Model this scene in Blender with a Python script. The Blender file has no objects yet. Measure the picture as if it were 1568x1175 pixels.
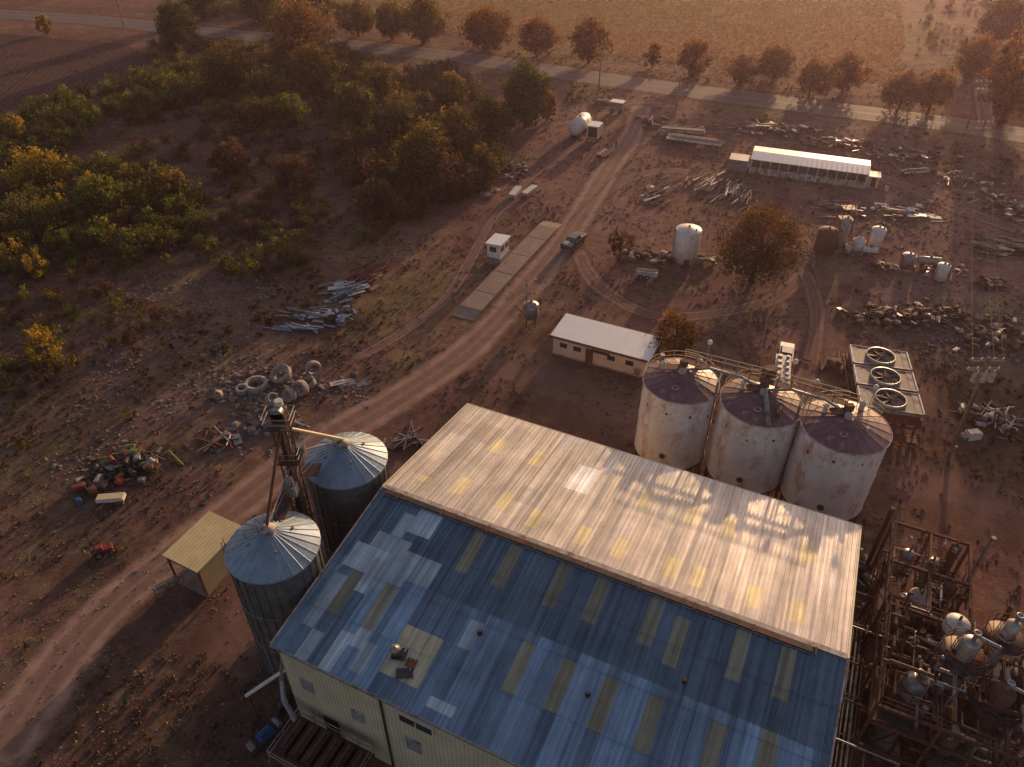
import bpy, math, random
import numpy as np
from mathutils import Vector, Matrix, noise
R=random.Random(11); NR=np.random.default_rng(5)
rad=math.radians
# ---------------------------------------------------------------- survey
# Photogrammetry: plan positions of real things on the ground (or at a known height z, metres)
H=55.0; TH=rad(38.1); FO=1146.0; CT=math.cos(TH); ST=math.sin(TH)
def S(u,v,z=0.0):
    dx=u-784; dy=v-588
    s=(H-z)/(FO*ST+dy*CT)
    return Vector((dx*s,(FO*CT-dy*ST)*s,z))
def ppm(v): return (FO*ST+(v-588)*CT)/H
scene=bpy.context.scene
# ---------------------------------------------------------------- materials
def lk(nt,a,b): nt.links.new(a,b)
def M(name,c1,c2=None,rough=.75,metal=0.,scale=1.5,bump=0.,bscale=12.,dirt=None,dthr=.55,dstretch=(1,1,1),dscale=1.2,spec=.4,soft=.07):
    m=bpy.data.materials.new(name); m.use_nodes=True; nt=m.node_tree; b=nt.nodes['Principled BSDF']
    b.inputs['Roughness'].default_value=rough; b.inputs['Metallic'].default_value=metal
    b.inputs['Specular IOR Level'].default_value=spec
    tc=nt.nodes.new('ShaderNodeTexCoord')
    n=nt.nodes.new('ShaderNodeTexNoise'); n.inputs['Scale'].default_value=scale; n.inputs['Detail'].default_value=7; n.inputs['Roughness'].default_value=.65
    lk(nt,tc.outputs['Object'],n.inputs['Vector'])
    r=nt.nodes.new('ShaderNodeValToRGB'); r.color_ramp.elements[0].position=.35; r.color_ramp.elements[1].position=.68
    if c2 is None: c2=tuple(x*.72 for x in c1)
    r.color_ramp.elements[0].color=(*c2,1); r.color_ramp.elements[1].color=(*c1,1)
    lk(nt,n.outputs['Fac'],r.inputs['Fac']); col=r.outputs['Color']
    if dirt:
        mp=nt.nodes.new('ShaderNodeMapping'); mp.inputs['Scale'].default_value=dstretch; mp.inputs['Location'].default_value=(3.1,7.7,1.3)
        lk(nt,tc.outputs['Object'],mp.inputs['Vector'])
        n2=nt.nodes.new('ShaderNodeTexNoise'); n2.inputs['Scale'].default_value=dscale; n2.inputs['Detail'].default_value=9; n2.inputs['Roughness'].default_value=.72
        lk(nt,mp.outputs['Vector'],n2.inputs['Vector'])
        r2=nt.nodes.new('ShaderNodeValToRGB'); r2.color_ramp.elements[0].position=dthr-.05; r2.color_ramp.elements[1].position=dthr+soft
        lk(nt,n2.outputs['Fac'],r2.inputs['Fac'])
        mx=nt.nodes.new('ShaderNodeMixRGB'); lk(nt,r2.outputs['Color'],mx.inputs['Fac']); lk(nt,col,mx.inputs['Color1']); mx.inputs['Color2'].default_value=(*dirt,1); col=mx.outputs['Color']
    lk(nt,col,b.inputs['Base Color'])
    if bump>0:
        n3=nt.nodes.new('ShaderNodeTexNoise'); n3.inputs['Scale'].default_value=bscale; n3.inputs['Detail'].default_value=5
        lk(nt,tc.outputs['Object'],n3.inputs['Vector'])
        bp=nt.nodes.new('ShaderNodeBump'); bp.inputs['Strength'].default_value=bump; bp.inputs['Distance'].default_value=.1
        lk(nt,n3.outputs['Fac'],bp.inputs['Height']); lk(nt,bp.outputs['Normal'],b.inputs['Normal'])
    return m
RUST=(.15,.055,.03)
white=M('white_paint',(.74,.71,.68),(.56,.53,.49),.55,dirt=(.3,.18,.12),dthr=.62)
dullwhite=M('faded_white_paint',(.52,.47,.44),(.32,.28,.26),.7,dirt=(.18,.10,.07),dthr=.54)
tankw=M('tank_white',(.80,.73,.71),(.62,.54,.52),.5,scale=.5,dirt=(.42,.20,.11),dthr=.55,dstretch=(1,1,.45),dscale=.75,soft=.13)
smalltank=M('small_tank_paint',(.76,.71,.68),(.58,.52,.49),.5,dirt=(.35,.2,.13),dthr=.6,dstretch=(1,1,.4),soft=.12)
tankroof=M('tank_roof',(.25,.12,.125),(.14,.065,.075),.5,scale=1.0,dirt=(.45,.30,.24),dthr=.61,dscale=.9,soft=.12)
rust=M('rusty_steel',(.19,.08,.045),(.09,.04,.028),.8,scale=3,bump=.3)
darkst=M('dark_steel',(.07,.06,.058),(.035,.028,.027),.6,.3,dirt=RUST,dthr=.53)
galv=M('galvanised_steel',(.38,.37,.37),(.22,.21,.21),.42,.5,scale=3,dirt=(.17,.09,.06),dthr=.58)
bsheet=M('blue_grey_sheet',(.36,.42,.50),(.22,.26,.32),.45,.3,scale=2,dirt=(.2,.12,.09),dthr=.6)
stain=M('stainless_steel',(.5,.46,.43),(.3,.26,.24),.38,.6,scale=2,dirt=(.19,.10,.06),dthr=.56)
silow=M('silo_wall',(.22,.23,.24),(.12,.125,.135),.5,.5,scale=1.2,dirt=(.12,.08,.065),dthr=.57,dstretch=(1,1,.2))
siloroof=M('silo_roof',(.33,.41,.49),(.22,.28,.35),.4,.35,scale=1.2,dirt=(.2,.17,.15),dthr=.68)
cream=M('cream_siding',(.66,.60,.44),(.54,.48,.34),.6,scale=.7,dirt=(.3,.23,.16),dthr=.68,dstretch=(1,1,.15))
beige=M('beige_wall',(.68,.50,.39),(.54,.39,.30),.8,scale=1,dirt=(.25,.16,.12),dthr=.66)
woodm=M('weathered_wood',(.30,.21,.16),(.15,.10,.075),.9,scale=4)
bark=M('bark',(.09,.06,.045),(.04,.03,.022),.95,scale=4,bump=.5)
concrete=M('concrete',(.32,.245,.215),(.23,.165,.14),.9,scale=.5,bump=.3,dirt=(.22,.145,.11),dthr=.5,soft=.15)
ringm=M('ring_concrete',(.40,.35,.32),(.26,.22,.2),.9,scale=1.5,bump=.3,dirt=(.16,.09,.07),dthr=.58)
rubblem=M('rubble',(.34,.27,.24),(.15,.105,.09),.95,scale=1.7,bump=.4)
glass=M('window_glass',(.04,.05,.06),(.03,.035,.04),.12,spec=.8)
black=M('black_paint',(.035,.033,.036),(.02,.02,.022),.22,spec=.7,scale=1)
rubber=M('tyre_rubber',(.03,.027,.026),None,.9)
redm=M('red_paint',(.34,.05,.03),(.18,.04,.03),.6,dirt=RUST,dthr=.58)
bluem=M('blue_paint',(.05,.14,.34),(.035,.08,.18),.5,dirt=RUST,dthr=.6)
greenm=M('green_paint',(.25,.30,.06),(.14,.17,.05),.6,dirt=RUST,dthr=.54)
yellowm=M('yellow_sheet',(.70,.60,.34),(.58,.48,.26),.55,scale=.9)
chrome=M('chrome',(.7,.7,.7),None,.15,.9)
lampr=M('tail_lamp',(.3,.01,.01),None,.3)
skin=M('skin',(.45,.25,.17),None,.6); hair=M('hair',(.03,.02,.015),None,.8)
shirt=M('shirt',(.05,.06,.10),None,.9); pants=M('trousers',(.03,.035,.05),None,.9); shirt2=M('shirt_dark_red',(.16,.04,.035),None,.9)
roofwhite=M('white_membrane',(.86,.85,.84),(.78,.77,.76),.5,scale=.6,dirt=(.6,.53,.48),dthr=.7)

def col_attr_mat(name,kind):
    m=bpy.data.materials.new(name); m.use_nodes=True; nt=m.node_tree; b=nt.nodes['Principled BSDF']
    at=nt.nodes.new('ShaderNodeAttribute'); at.attribute_name='Col'
    if kind in('leaf','grass'):
        nt.nodes.remove(b); out=nt.nodes['Material Output']
        d=nt.nodes.new('ShaderNodeBsdfDiffuse'); lk(nt,at.outputs['Color'],d.inputs['Color'])
        if kind=='grass': lk(nt,d.outputs[0],out.inputs['Surface']); return m
        t=nt.nodes.new('ShaderNodeBsdfTranslucent'); mx=nt.nodes.new('ShaderNodeMixShader'); mx.inputs[0].default_value=.42
        lk(nt,at.outputs['Color'],t.inputs['Color'])
        lk(nt,d.outputs[0],mx.inputs[1]); lk(nt,t.outputs[0],mx.inputs[2]); lk(nt,mx.outputs[0],out.inputs['Surface'])
        return m
    tc=nt.nodes.new('ShaderNodeTexCoord')
    def nz(scale,det,st=(1,1,1),rough=.6):
        mp=nt.nodes.new('ShaderNodeMapping'); mp.inputs['Scale'].default_value=st; lk(nt,tc.outputs['Object'],mp.inputs['Vector'])
        n=nt.nodes.new('ShaderNodeTexNoise'); n.inputs['Scale'].default_value=scale; n.inputs['Detail'].default_value=det; n.inputs['Roughness'].default_value=rough
        lk(nt,mp.outputs['Vector'],n.inputs['Vector']); return n.outputs['Fac']
    def mul(col,fac,a,bb,p0=.3,p1=.7):
        r=nt.nodes.new('ShaderNodeMapRange'); r.inputs['From Min'].default_value=p0; r.inputs['From Max'].default_value=p1; r.inputs['To Min'].default_value=a; r.inputs['To Max'].default_value=bb
        lk(nt,fac,r.inputs['Value'])
        x=nt.nodes.new('ShaderNodeVectorMath'); x.operation='SCALE'; lk(nt,col,x.inputs[0]); lk(nt,r.outputs[0],x.inputs['Scale']); return x.outputs[0]
    if kind=='ground':
        # sparse dry-grass colouring in patches
        r=nt.nodes.new('ShaderNodeValToRGB'); r.color_ramp.elements[0].position=.48; r.color_ramp.elements[1].position=.62; lk(nt,nz(.11,9,rough=.78),r.inputs['Fac'])
        mg=nt.nodes.new('ShaderNodeMixRGB'); mg.inputs['Color2'].default_value=(.165,.125,.06,1)
        f=nt.nodes.new('ShaderNodeMath'); f.operation='MULTIPLY'; f.inputs[1].default_value=.7; lk(nt,r.outputs['Color'],f.inputs[0]); lk(nt,f.outputs[0],mg.inputs['Fac']); lk(nt,at.outputs['Color'],mg.inputs['Color1'])
        c=mul(mg.outputs['Color'],nz(.05,6),.62,1.38); c=mul(c,nz(.22,7,rough=.7),.72,1.3); c=mul(c,nz(.6,8,rough=.75),.6,1.4); c=mul(c,nz(5,5,rough=.8),.65,1.35)
        lk(nt,c,b.inputs['Base Color']); b.inputs['Roughness'].default_value=1; b.inputs['Specular IOR Level'].default_value=.1
        bp=nt.nodes.new('ShaderNodeBump'); bp.inputs['Strength'].default_value=.75; bp.inputs['Distance'].default_value=.14
        lk(nt,nz(1.6,9,rough=.72),bp.inputs['Height']); lk(nt,bp.outputs['Normal'],b.inputs['Normal'])
    if kind=='roof':
        c=mul(at.outputs['Color'],nz(1.0,5,(3.2,.07,.07)),.58,1.4); c=mul(c,nz(.35,6),.82,1.18); c=mul(c,nz(.9,8,rough=.8),.88,1.12)
        lk(nt,c,b.inputs['Base Color'])
        al=nt.nodes.new('ShaderNodeMapRange'); al.inputs['From Min'].default_value=.3; al.inputs['From Max'].default_value=.7; al.inputs['To Min'].default_value=.14; al.inputs['To Max'].default_value=.48
        lk(nt,nz(.8,4,(2.5,.15,.15)),al.inputs['Value']); lk(nt,al.outputs[0],b.inputs['Roughness'])
        lk(nt,at.outputs['Alpha'],b.inputs['Metallic'])
        bp=nt.nodes.new('ShaderNodeBump'); bp.inputs['Strength'].default_value=.45; bp.inputs['Distance'].default_value=.05
        lk(nt,nz(.9,4,(1,.5,1)),bp.inputs['Height']); lk(nt,bp.outputs['Normal'],b.inputs['Normal'])
    return m
leafm=col_attr_mat('foliage','leaf'); grassm=col_attr_mat('dry_grass','grass'); groundm=col_attr_mat('soil','ground'); roofm=col_attr_mat('roof_sheet','roof')

def soft_mat(name,c1,c2,edge=.5,rut=False,bump=.4):
    m=bpy.data.materials.new(name); m.use_nodes=True; nt=m.node_tree; b=nt.nodes['Principled BSDF']; out=nt.nodes['Material Output']
    tc=nt.nodes.new('ShaderNodeTexCoord')
    n=nt.nodes.new('ShaderNodeTexNoise'); n.inputs['Scale'].default_value=.7; n.inputs['Detail'].default_value=9; n.inputs['Roughness'].default_value=.75; lk(nt,tc.outputs['Object'],n.inputs['Vector'])
    r=nt.nodes.new('ShaderNodeValToRGB'); r.color_ramp.elements[0].position=.33; r.color_ramp.elements[1].position=.68
    r.color_ramp.elements[0].color=(*c2,1); r.color_ramp.elements[1].color=(*c1,1); lk(nt,n.outputs['Fac'],r.inputs['Fac'])
    b.inputs['Roughness'].default_value=1; b.inputs['Specular IOR Level'].default_value=.1
    at=nt.nodes.new('ShaderNodeAttribute'); at.attribute_name='across'
    col=r.outputs['Color']
    if rut:
        w=nt.nodes.new('ShaderNodeValToRGB'); e=w.color_ramp.elements; e[0].position=0; e[0].color=(1,1,1,1); e[1].position=1; e[1].color=(.7,.7,.7,1)
        for p,cv in ((.10,.76),(.30,.76),(.42,1.22),(.58,1.18),(.72,.74)): 
            x=e.new(p); x.color=(cv,cv,cv,1)
        lk(nt,at.outputs['Fac'],w.inputs['Fac'])
        mm=nt.nodes.new('ShaderNodeMixRGB'); mm.blend_type='MULTIPLY'; mm.inputs['Fac'].default_value=1; lk(nt,col,mm.inputs['Color1']); lk(nt,w.outputs['Color'],mm.inputs['Color2']); col=mm.outputs['Color']
    lk(nt,col,b.inputs['Base Color'])
    bp=nt.nodes.new('ShaderNodeBump'); bp.inputs['Strength'].default_value=bump; bp.inputs['Distance'].default_value=.08; lk(nt,n.outputs['Fac'],bp.inputs['Height']); lk(nt,bp.outputs['Normal'],b.inputs['Normal'])
    n2=nt.nodes.new('ShaderNodeTexNoise'); n2.inputs['Scale'].default_value=.5; n2.inputs['Detail'].default_value=8; n2.inputs['Roughness'].default_value=.7; lk(nt,tc.outputs['Object'],n2.inputs['Vector'])
    ad=nt.nodes.new('ShaderNodeMath'); ad.operation='MULTIPLY_ADD'; lk(nt,n2.outputs['Fac'],ad.inputs[0]); ad.inputs[1].default_value=1.1; lk(nt,at.outputs['Fac'],ad.inputs[2])
    mr=nt.nodes.new('ShaderNodeMapRange'); mr.inputs['From Min'].default_value=1.5; mr.inputs['From Max'].default_value=1.5-edge; lk(nt,ad.outputs[0],mr.inputs['Value'])
    tr=nt.nodes.new('ShaderNodeBsdfTransparent'); mx=nt.nodes.new('ShaderNodeMixShader'); lk(nt,mr.outputs[0],mx.inputs[0]); lk(nt,tr.outputs[0],mx.inputs[1]); lk(nt,b.outputs[0],mx.inputs[2]); lk(nt,mx.outputs[0],out.inputs['Surface'])
    return m
# ---------------------------------------------------------------- mesh builder
class MB:
    def __init__(s): s.v=[]; s.f=[]; s.m=[]; s.sm=[]; s.mats=[]
    def mi(s,m):
        if m not in s.mats: s.mats.append(m)
        return s.mats.index(m)
    def add(s,vs,fs,mat,smooth=False):
        o=len(s.v); s.v+= [tuple(p) for p in vs]; k=s.mi(mat)
        for f in fs: s.f.append(tuple(i+o for i in f)); s.m.append(k); s.sm.append(smooth)
    def box(s,c,d,mat,rz=0,rx=0,ry=0):
        rot=Matrix.Rotation(rz,3,'Z')@Matrix.Rotation(ry,3,'Y')@Matrix.Rotation(rx,3,'X'); c=Vector(c)
        vs=[c+rot@Vector((x*d[0]/2,y*d[1]/2,z*d[2]/2)) for x in(-1,1) for y in(-1,1) for z in(-1,1)]
        s.add(vs,[(0,1,3,2),(4,6,7,5),(0,4,5,1),(2,3,7,6),(0,2,6,4),(1,5,7,3)],mat)
    def cyl(s,p0,p1,r0,mat,r1=None,n=12,cap=True,smooth=True):
        p0=Vector(p0);p1=Vector(p1); r1=r0 if r1 is None else r1
        d=p1-p0
        if d.length<1e-6: return
        q=d.to_track_quat('Z','Y'); vs=[]
        for k in range(n):
            a=2*math.pi*k/n; e=q@Vector((math.cos(a),math.sin(a),0)); vs.append(p0+e*r0); vs.append(p1+e*r1)
        s.add(vs,[(2*k,2*((k+1)%n),2*((k+1)%n)+1,2*k+1) for k in range(n)],mat,smooth)
        if cap: s.add([vs[2*k] for k in range(n)][::-1],[tuple(range(n))],mat); s.add([vs[2*k+1] for k in range(n)],[tuple(range(n))],mat)
    def lathe(s,c,prof,mat,n=32,axis='Z',smooth=True):
        vs=[];fs=[];c=Vector(c)
        for r,z in prof:
            for k in range(n):
                a=2*math.pi*k/n; p=Vector((r*math.cos(a),r*math.sin(a),z))
                if axis=='X': p=Vector((p.z,p.x,p.y))
                vs.append(c+p)
        for i in range(len(prof)-1):
            for k in range(n):
                k2=(k+1)%n; fs.append((i*n+k,i*n+k2,(i+1)*n+k2,(i+1)*n+k))
        s.add(vs,fs,mat,smooth)
    def sphere(s,c,r,mat,sq=1,n=16):
        s.lathe(c,[(max(.001,r*math.sin(math.pi*i/10)),-r*sq*math.cos(math.pi*i/10)) for i in range(11)],mat,n)
    def torus(s,c,R0,r,mat,n=24,m=8,tilt=None):
        vs=[];fs=[];c=Vector(c); t=tilt or Matrix.Identity(3)
        for i in range(n):
            a=2*math.pi*i/n
            for j in range(m):
                b=2*math.pi*j/m; vs.append(c+t@Vector(((R0+r*math.cos(b))*math.cos(a),(R0+r*math.cos(b))*math.sin(a),r*math.sin(b))))
        for i in range(n):
            for j in range(m): fs.append((i*m+j,((i+1)%n)*m+j,((i+1)%n)*m+(j+1)%m,i*m+(j+1)%m))
        s.add(vs,fs,mat,True)
    def pipe(s,pts,r,mat,n=8):
        for a,b in zip(pts,pts[1:]): s.cyl(a,b,r,mat,n=n); s.sphere(b,r*1.02,mat,n=n)
    def rail(s,pts,mat,h=1.0,posts=True,r=.03):
        for a,b in zip(pts,pts[1:]):
            a=Vector(a);b=Vector(b)
            for k in (h,h*.5): s.cyl(a+Vector((0,0,k)),b+Vector((0,0,k)),r,mat,n=5)
            n=max(1,int((b-a).length/1.2))
            for i in range(n+1):
                p=a.lerp(b,i/n); s.cyl(p,p+Vector((0,0,h)),r,mat,n=5)
    def build(s,name,parent=None,loc=(0,0,0),rz=0,bevel=0):
        me=bpy.data.meshes.new(name); me.from_pydata(s.v,[],s.f)
        for m in s.mats: me.materials.append(m)
        me.polygons.foreach_set('material_index',s.m); me.polygons.foreach_set('use_smooth',s.sm); me.update()
        o=bpy.data.objects.new(name,me); scene.collection.objects.link(o); o.location=loc; o.rotation_euler=(0,0,rz)
        if parent: o.parent=parent
        if bevel: bm=o.modifiers.new('Bevel','BEVEL'); bm.width=bevel; bm.segments=2; bm.limit_method='ANGLE'
        return o
def empty(name,loc=(0,0,0),rz=0):
    e=bpy.data.objects.new(name,None); scene.collection.objects.link(e); e.location=loc; e.rotation_euler=(0,0,rz); e.empty_display_size=.5; return e
# ---------------------------------------------------------------- polygons
def W(poly): return np.array([tuple(S(a,b))[:2] for a,b in poly])
def inside(P,poly):
    x,y=P[:,0],P[:,1]; c=np.zeros(len(P),bool); n=len(poly)
    for i in range(n):
        x1,y1=poly[i]; x2,y2=poly[i-1]
        cond=((y1>y)!=(y2>y)); xi=(x2-x1)*(y-y1)/((y2-y1)+1e-9)+x1; c^=(cond&(x<xi))
    return c
def spline(pts,step=2.0):
    P=[Vector(p) for p in pts]; P=[P[0]*2-P[1]]+P+[P[-1]*2-P[-2]]; out=[]
    for i in range(1,len(P)-2):
        n=max(2,int((P[i+1]-P[i]).length/step))
        for k in range(n):
            t=k/n; a,b,c,d=P[i-1:i+3]
            out.append(.5*((2*b)+(c-a)*t+(2*a-5*b+4*c-d)*t*t+(3*b-a-3*c+d)*t**3))
    out.append(P[-2]); return out
def ribbon(name,pix,w,z,mat,wv=.0,off=0):
    pts=spline([S(*p) for p in pix])
    cols=[-1,-.8,-.55,-.3,-.15,0,.15,.3,.55,.8,1] if w>1 else [-1,1]; vs=[];fs=[];ac=[]; nc=len(cols)
    for i,p in enumerate(pts):
        t=(pts[min(i+1,len(pts)-1)]-pts[max(i-1,0)]).normalized(); nn=Vector((-t.y,t.x,0))
        ww=w*(1+wv*noise.noise(p*.08)); e=min(i,len(pts)-1-i)
        for c in cols:
            vs.append(tuple(p+nn*(c*ww/2+off)+Vector((0,0,z)))); ac.append(max(abs(c),1-e*.35 if wv>0 else 0))
    for i in range(len(pts)-1):
        for j in range(nc-1): fs.append((i*nc+j,i*nc+j+1,(i+1)*nc+j+1,(i+1)*nc+j)[::-1])
    me=bpy.data.meshes.new(name); me.from_pydata(vs,[],fs); me.materials.append(mat)
    a=me.attributes.new('across','FLOAT','POINT'); a.data.foreach_set('value',ac); me.update()
    o=bpy.data.objects.new(name,me); scene.collection.objects.link(o)
    return np.array([(p.x,p.y) for p in pts])
# ---------------------------------------------------------------- roads
dirtroad=soft_mat('dirt_road',(.37,.235,.18),(.24,.145,.11),.5,True)
dirttrk=soft_mat('dirt_track',(.30,.18,.14),(.19,.108,.085),.55,True)
yardm=soft_mat('bare_dirt',(.25,.142,.108),(.16,.087,.067),.7)
asph=M('asphalt',(.145,.105,.11),(.10,.075,.08),.85,scale=.25,bump=.1,bscale=8)
gravelsh=soft_mat('gravel_shoulder',(.28,.175,.105),(.17,.105,.06),.4)
paintw=M('road_paint_white',(.38,.34,.32),(.22,.19,.18),.7,scale=3); painty=M('road_paint_yellow',(.40,.27,.09),(.22,.16,.07),.7,scale=3)
main_px=[(985,158),(968,205),(935,255),(900,312),(862,372),(820,425),(775,478),(712,540),(622,602),(520,662),(430,722),(350,785),(262,852),(175,925),(100,1005),(30,1105),(-60,1240)]
main=ribbon('dirt_road',main_px,7.4,.012,dirtroad,.25)
roads=[(main,3.2)]
hw_px=[(-260,8),(0,22),(150,32),(300,48),(520,68),(700,88),(850,110),(990,131),(1200,158),(1450,190),(1568,208),(1900,262)]
ribbon('road_shoulder',hw_px,16,.006,gravelsh)
hw=ribbon('highway',hw_px,9.6,.018,asph)
for o_,mt in ((4.3,paintw),(-4.3,paintw),(.12,painty),(-.12,painty)): ribbon('road_marking',hw_px,.14,.024,mt,off=o_)
roads.append((hw,7))
for nm,px,w,mt in [('dirt_yard',[(690,600),(780,560),(880,590),(980,640),(1120,700),(1250,790)],17,yardm),
  ('dirt_yard',[(760,470),(840,470),(960,500),(1090,540),(1180,600),(1230,640)],10,yardm),
  ('dirt_yard',[(1310,760),(1400,740),(1500,760),(1600,830)],14,yardm),
  ('dirt_yard',[(1280,430),(1350,520),(1440,640),(1560,700)],7,yardm),
  ('dirt_yard',[(330,800),(380,900),(360,1000),(300,1100)],10,yardm),
  ('dirt_yard',[(1000,180),(1090,215),(1170,280),(1150,330)],9,yardm),
  ('dirt_track',[(880,372),(905,425),(950,462),(1010,485),(1100,480),(1190,455),(1240,400),(1220,350)],3.6,dirttrk),
  ('dirt_track',[(1225,400),(1250,470),(1240,560),(1200,640)],3.4,dirttrk),
  ('dirt_track',[(1320,262),(1400,290),(1480,325),(1600,365)],6,dirttrk),
  ('dirt_track',[(880,330),(960,275),(1040,262),(1120,290)],4,dirttrk),
  ('dirt_track',[(1504,130),(1508,170),(1520,200),(1590,240)],6,dirttrk),
  ('dirt_track',[(520,560),(600,520),(680,460),(720,400),(760,330),(840,250),(930,200)],2.4,dirttrk),
  ('road_junction',[(945,165),(1000,160),(1050,168)],6,dirtroad)]:
    z={'dirt_yard':.004,'dirt_track':.008,'road_junction':.010}[nm]+R.uniform(0,.0015)
    q=ribbon(nm,px,w,z,mt,.3)
    if nm=='dirt_track': roads.append((q,w/2))
# ---------------------------------------------------------------- ground
def region_cols(P):
    base=np.tile(np.array([.130,.072,.056]),(len(P),1))
    def blob(px,py,r,c,w=1):
        nonlocal base
        c0=np.array(tuple(S(px,py))[:2]); d=np.linalg.norm(P-c0,axis=1); k=(w*np.exp(-(d/r)**2))[:,None]; base=base*(1-k)+np.array(c)*k
    blob(150,300,60,(.070,.050,.036)); blob(450,230,60,(.080,.047,.042)); blob(100,640,22,(.085,.062,.05)); blob(330,540,20,(.12,.085,.07),.8)
    blob(200,1000,16,(.095,.060,.045)); blob(480,500,18,(.115,.075,.06)); blob(700,330,20,(.155,.086,.070)); blob(650,450,12,(.15,.115,.05),.8)
    blob(1100,300,35,(.155,.086,.075)); blob(1400,350,45,(.145,.082,.076)); blob(1450,500,15,(.11,.082,.076)); blob(1400,720,14,(.15,.08,.055)); blob(1500,620,10,(.10,.066,.052))
    blob(820,90,20,(.19,.14,.06),.5); blob(1250,200,25,(.13,.095,.065),.7); blob(900,170,14,(.18,.13,.08),.6)
    blob(900,620,12,(.13,.07,.05)); blob(1000,280,12,(.16,.095,.075)); blob(840,470,8,(.10,.075,.045),.7); blob(1450,60,35,(.12,.10,.045),.95); blob(1380,110,18,(.15,.11,.055),.7); blob(1130,420,14,(.12,.072,.055),.8)
    base=base*np.array([1.42,1.22,1.25])
    far=np.clip((P[:,1]-300)/200,0,1)[:,None]; base=base*(1-far)+np.array([.18,.15,.06])*far
    return base
ax=np.concatenate([np.linspace(-1500,-260,12),np.arange(-250,251,2.5),np.linspace(260,1500,12)]); ay=np.concatenate([np.linspace(-600,-10,8),np.arange(0,331,2.5),np.linspace(345,2600,20)])
gx,gy=np.meshgrid(ax,ay); P=np.stack([gx.ravel(),gy.ravel()],1); nx=len(ax); ny=len(ay)
ii,jj=np.meshgrid(np.arange(nx-1),np.arange(ny-1)); k0=(jj*nx+ii).ravel(); F=np.stack([k0,k0+1,k0+nx+1,k0+nx],1)
def fast_mesh(name,V,F,cols,mat,link=True):
    me=bpy.data.meshes.new(name); me.vertices.add(len(V)); me.vertices.foreach_set('co',np.asarray(V,np.float32).ravel())
    k=F.shape[1]; me.loops.add(F.size); me.loops.foreach_set('vertex_index',F.astype(np.int32).ravel())
    me.polygons.add(len(F)); me.polygons.foreach_set('loop_start',np.arange(0,F.size,k,dtype=np.int32)); me.polygons.foreach_set('loop_total',np.full(len(F),k,dtype=np.int32))
    me.update(calc_edges=True); me.materials.append(mat)
    a=me.color_attributes.new('Col','FLOAT_COLOR','POINT'); c4=np.ones((len(V),4),np.float32); c4[:,:cols.shape[1]]=cols; a.data.foreach_set('color',c4.ravel())
    o=bpy.data.objects.new(name,me)
    if link: scene.collection.objects.link(o)
    return o
V=np.column_stack([P,np.zeros(len(P))]); fast_mesh('ground',V,F,region_cols(P),groundm)
def field(name,pix,z,c1,c2,ang,rowsc):
    m=M(name+'_soil',c1,c2,1,scale=.025,spec=.1); nt=m.node_tree; b=nt.nodes['Principled BSDF']
    tc=nt.nodes.new('ShaderNodeTexCoord'); mp=nt.nodes.new('ShaderNodeMapping'); mp.inputs['Rotation'].default_value=(0,0,ang); lk(nt,tc.outputs['Object'],mp.inputs['Vector'])
    w=nt.nodes.new('ShaderNodeTexWave'); w.inputs['Scale'].default_value=rowsc; w.inputs['Distortion'].default_value=3; w.inputs['Detail'].default_value=4; w.inputs['Detail Scale'].default_value=1.2; lk(nt,mp.outputs['Vector'],w.inputs['Vector'])
    n=nt.nodes.new('ShaderNodeTexNoise'); n.inputs['Scale'].default_value=.5; n.inputs['Detail'].default_value=9; n.inputs['Roughness'].default_value=.85; lk(nt,tc.outputs['Object'],n.inputs['Vector'])
    ad=nt.nodes.new('ShaderNodeMath'); ad.operation='MULTIPLY_ADD'; lk(nt,w.outputs['Fac'],ad.inputs[0]); ad.inputs[1].default_value=.2; lk(nt,n.outputs['Fac'],ad.inputs[2])
    mr=nt.nodes.new('ShaderNodeMapRange'); mr.inputs['From Min'].default_value=.35; mr.inputs['From Max'].default_value=.85; mr.inputs['To Min'].default_value=.6; mr.inputs['To Max'].default_value=1.4; lk(nt,ad.outputs[0],mr.inputs['Value'])
    src=b.inputs['Base Color'].links[0].from_socket; sc=nt.nodes.new('ShaderNodeVectorMath'); sc.operation='SCALE'; lk(nt,src,sc.inputs[0]); lk(nt,mr.outputs[0],sc.inputs['Scale']); lk(nt,sc.outputs[0],b.inputs['Base Color'])
    bp=nt.nodes.new('ShaderNodeBump'); bp.inputs['Distance'].default_value=.2; bp.inputs['Strength'].default_value=.6; lk(nt,ad.outputs[0],bp.inputs['Height']); lk(nt,bp.outputs['Normal'],b.inputs['Normal'])
    mb=MB(); pts=[S(*p)+Vector((0,0,z)) for p in pix]; mb.add(pts,[tuple(range(len(pts)))],m); mb.build(name)
FLD=[(470,30),(1000,92),(1200,118),(1370,128),(1385,60),(1375,-60),(1340,-150),(300,-150),(300,-60)]
field('crop_field',FLD,.004,(.33,.18,.085),(.19,.15,.06),rad(-64),.25)
field('crop_field',[(1600,150),(1530,100),(1480,-150),(1900,-150),(1900,200)],.004,(.19,.17,.06),(.12,.105,.04),rad(-60),.3)
field('plowed_field',[(-300,45),(0,52),(190,68),(238,92),(200,125),(60,158),(-300,260)],.004,(.12,.06,.05),(.08,.045,.038),rad(-10),.2)
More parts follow.
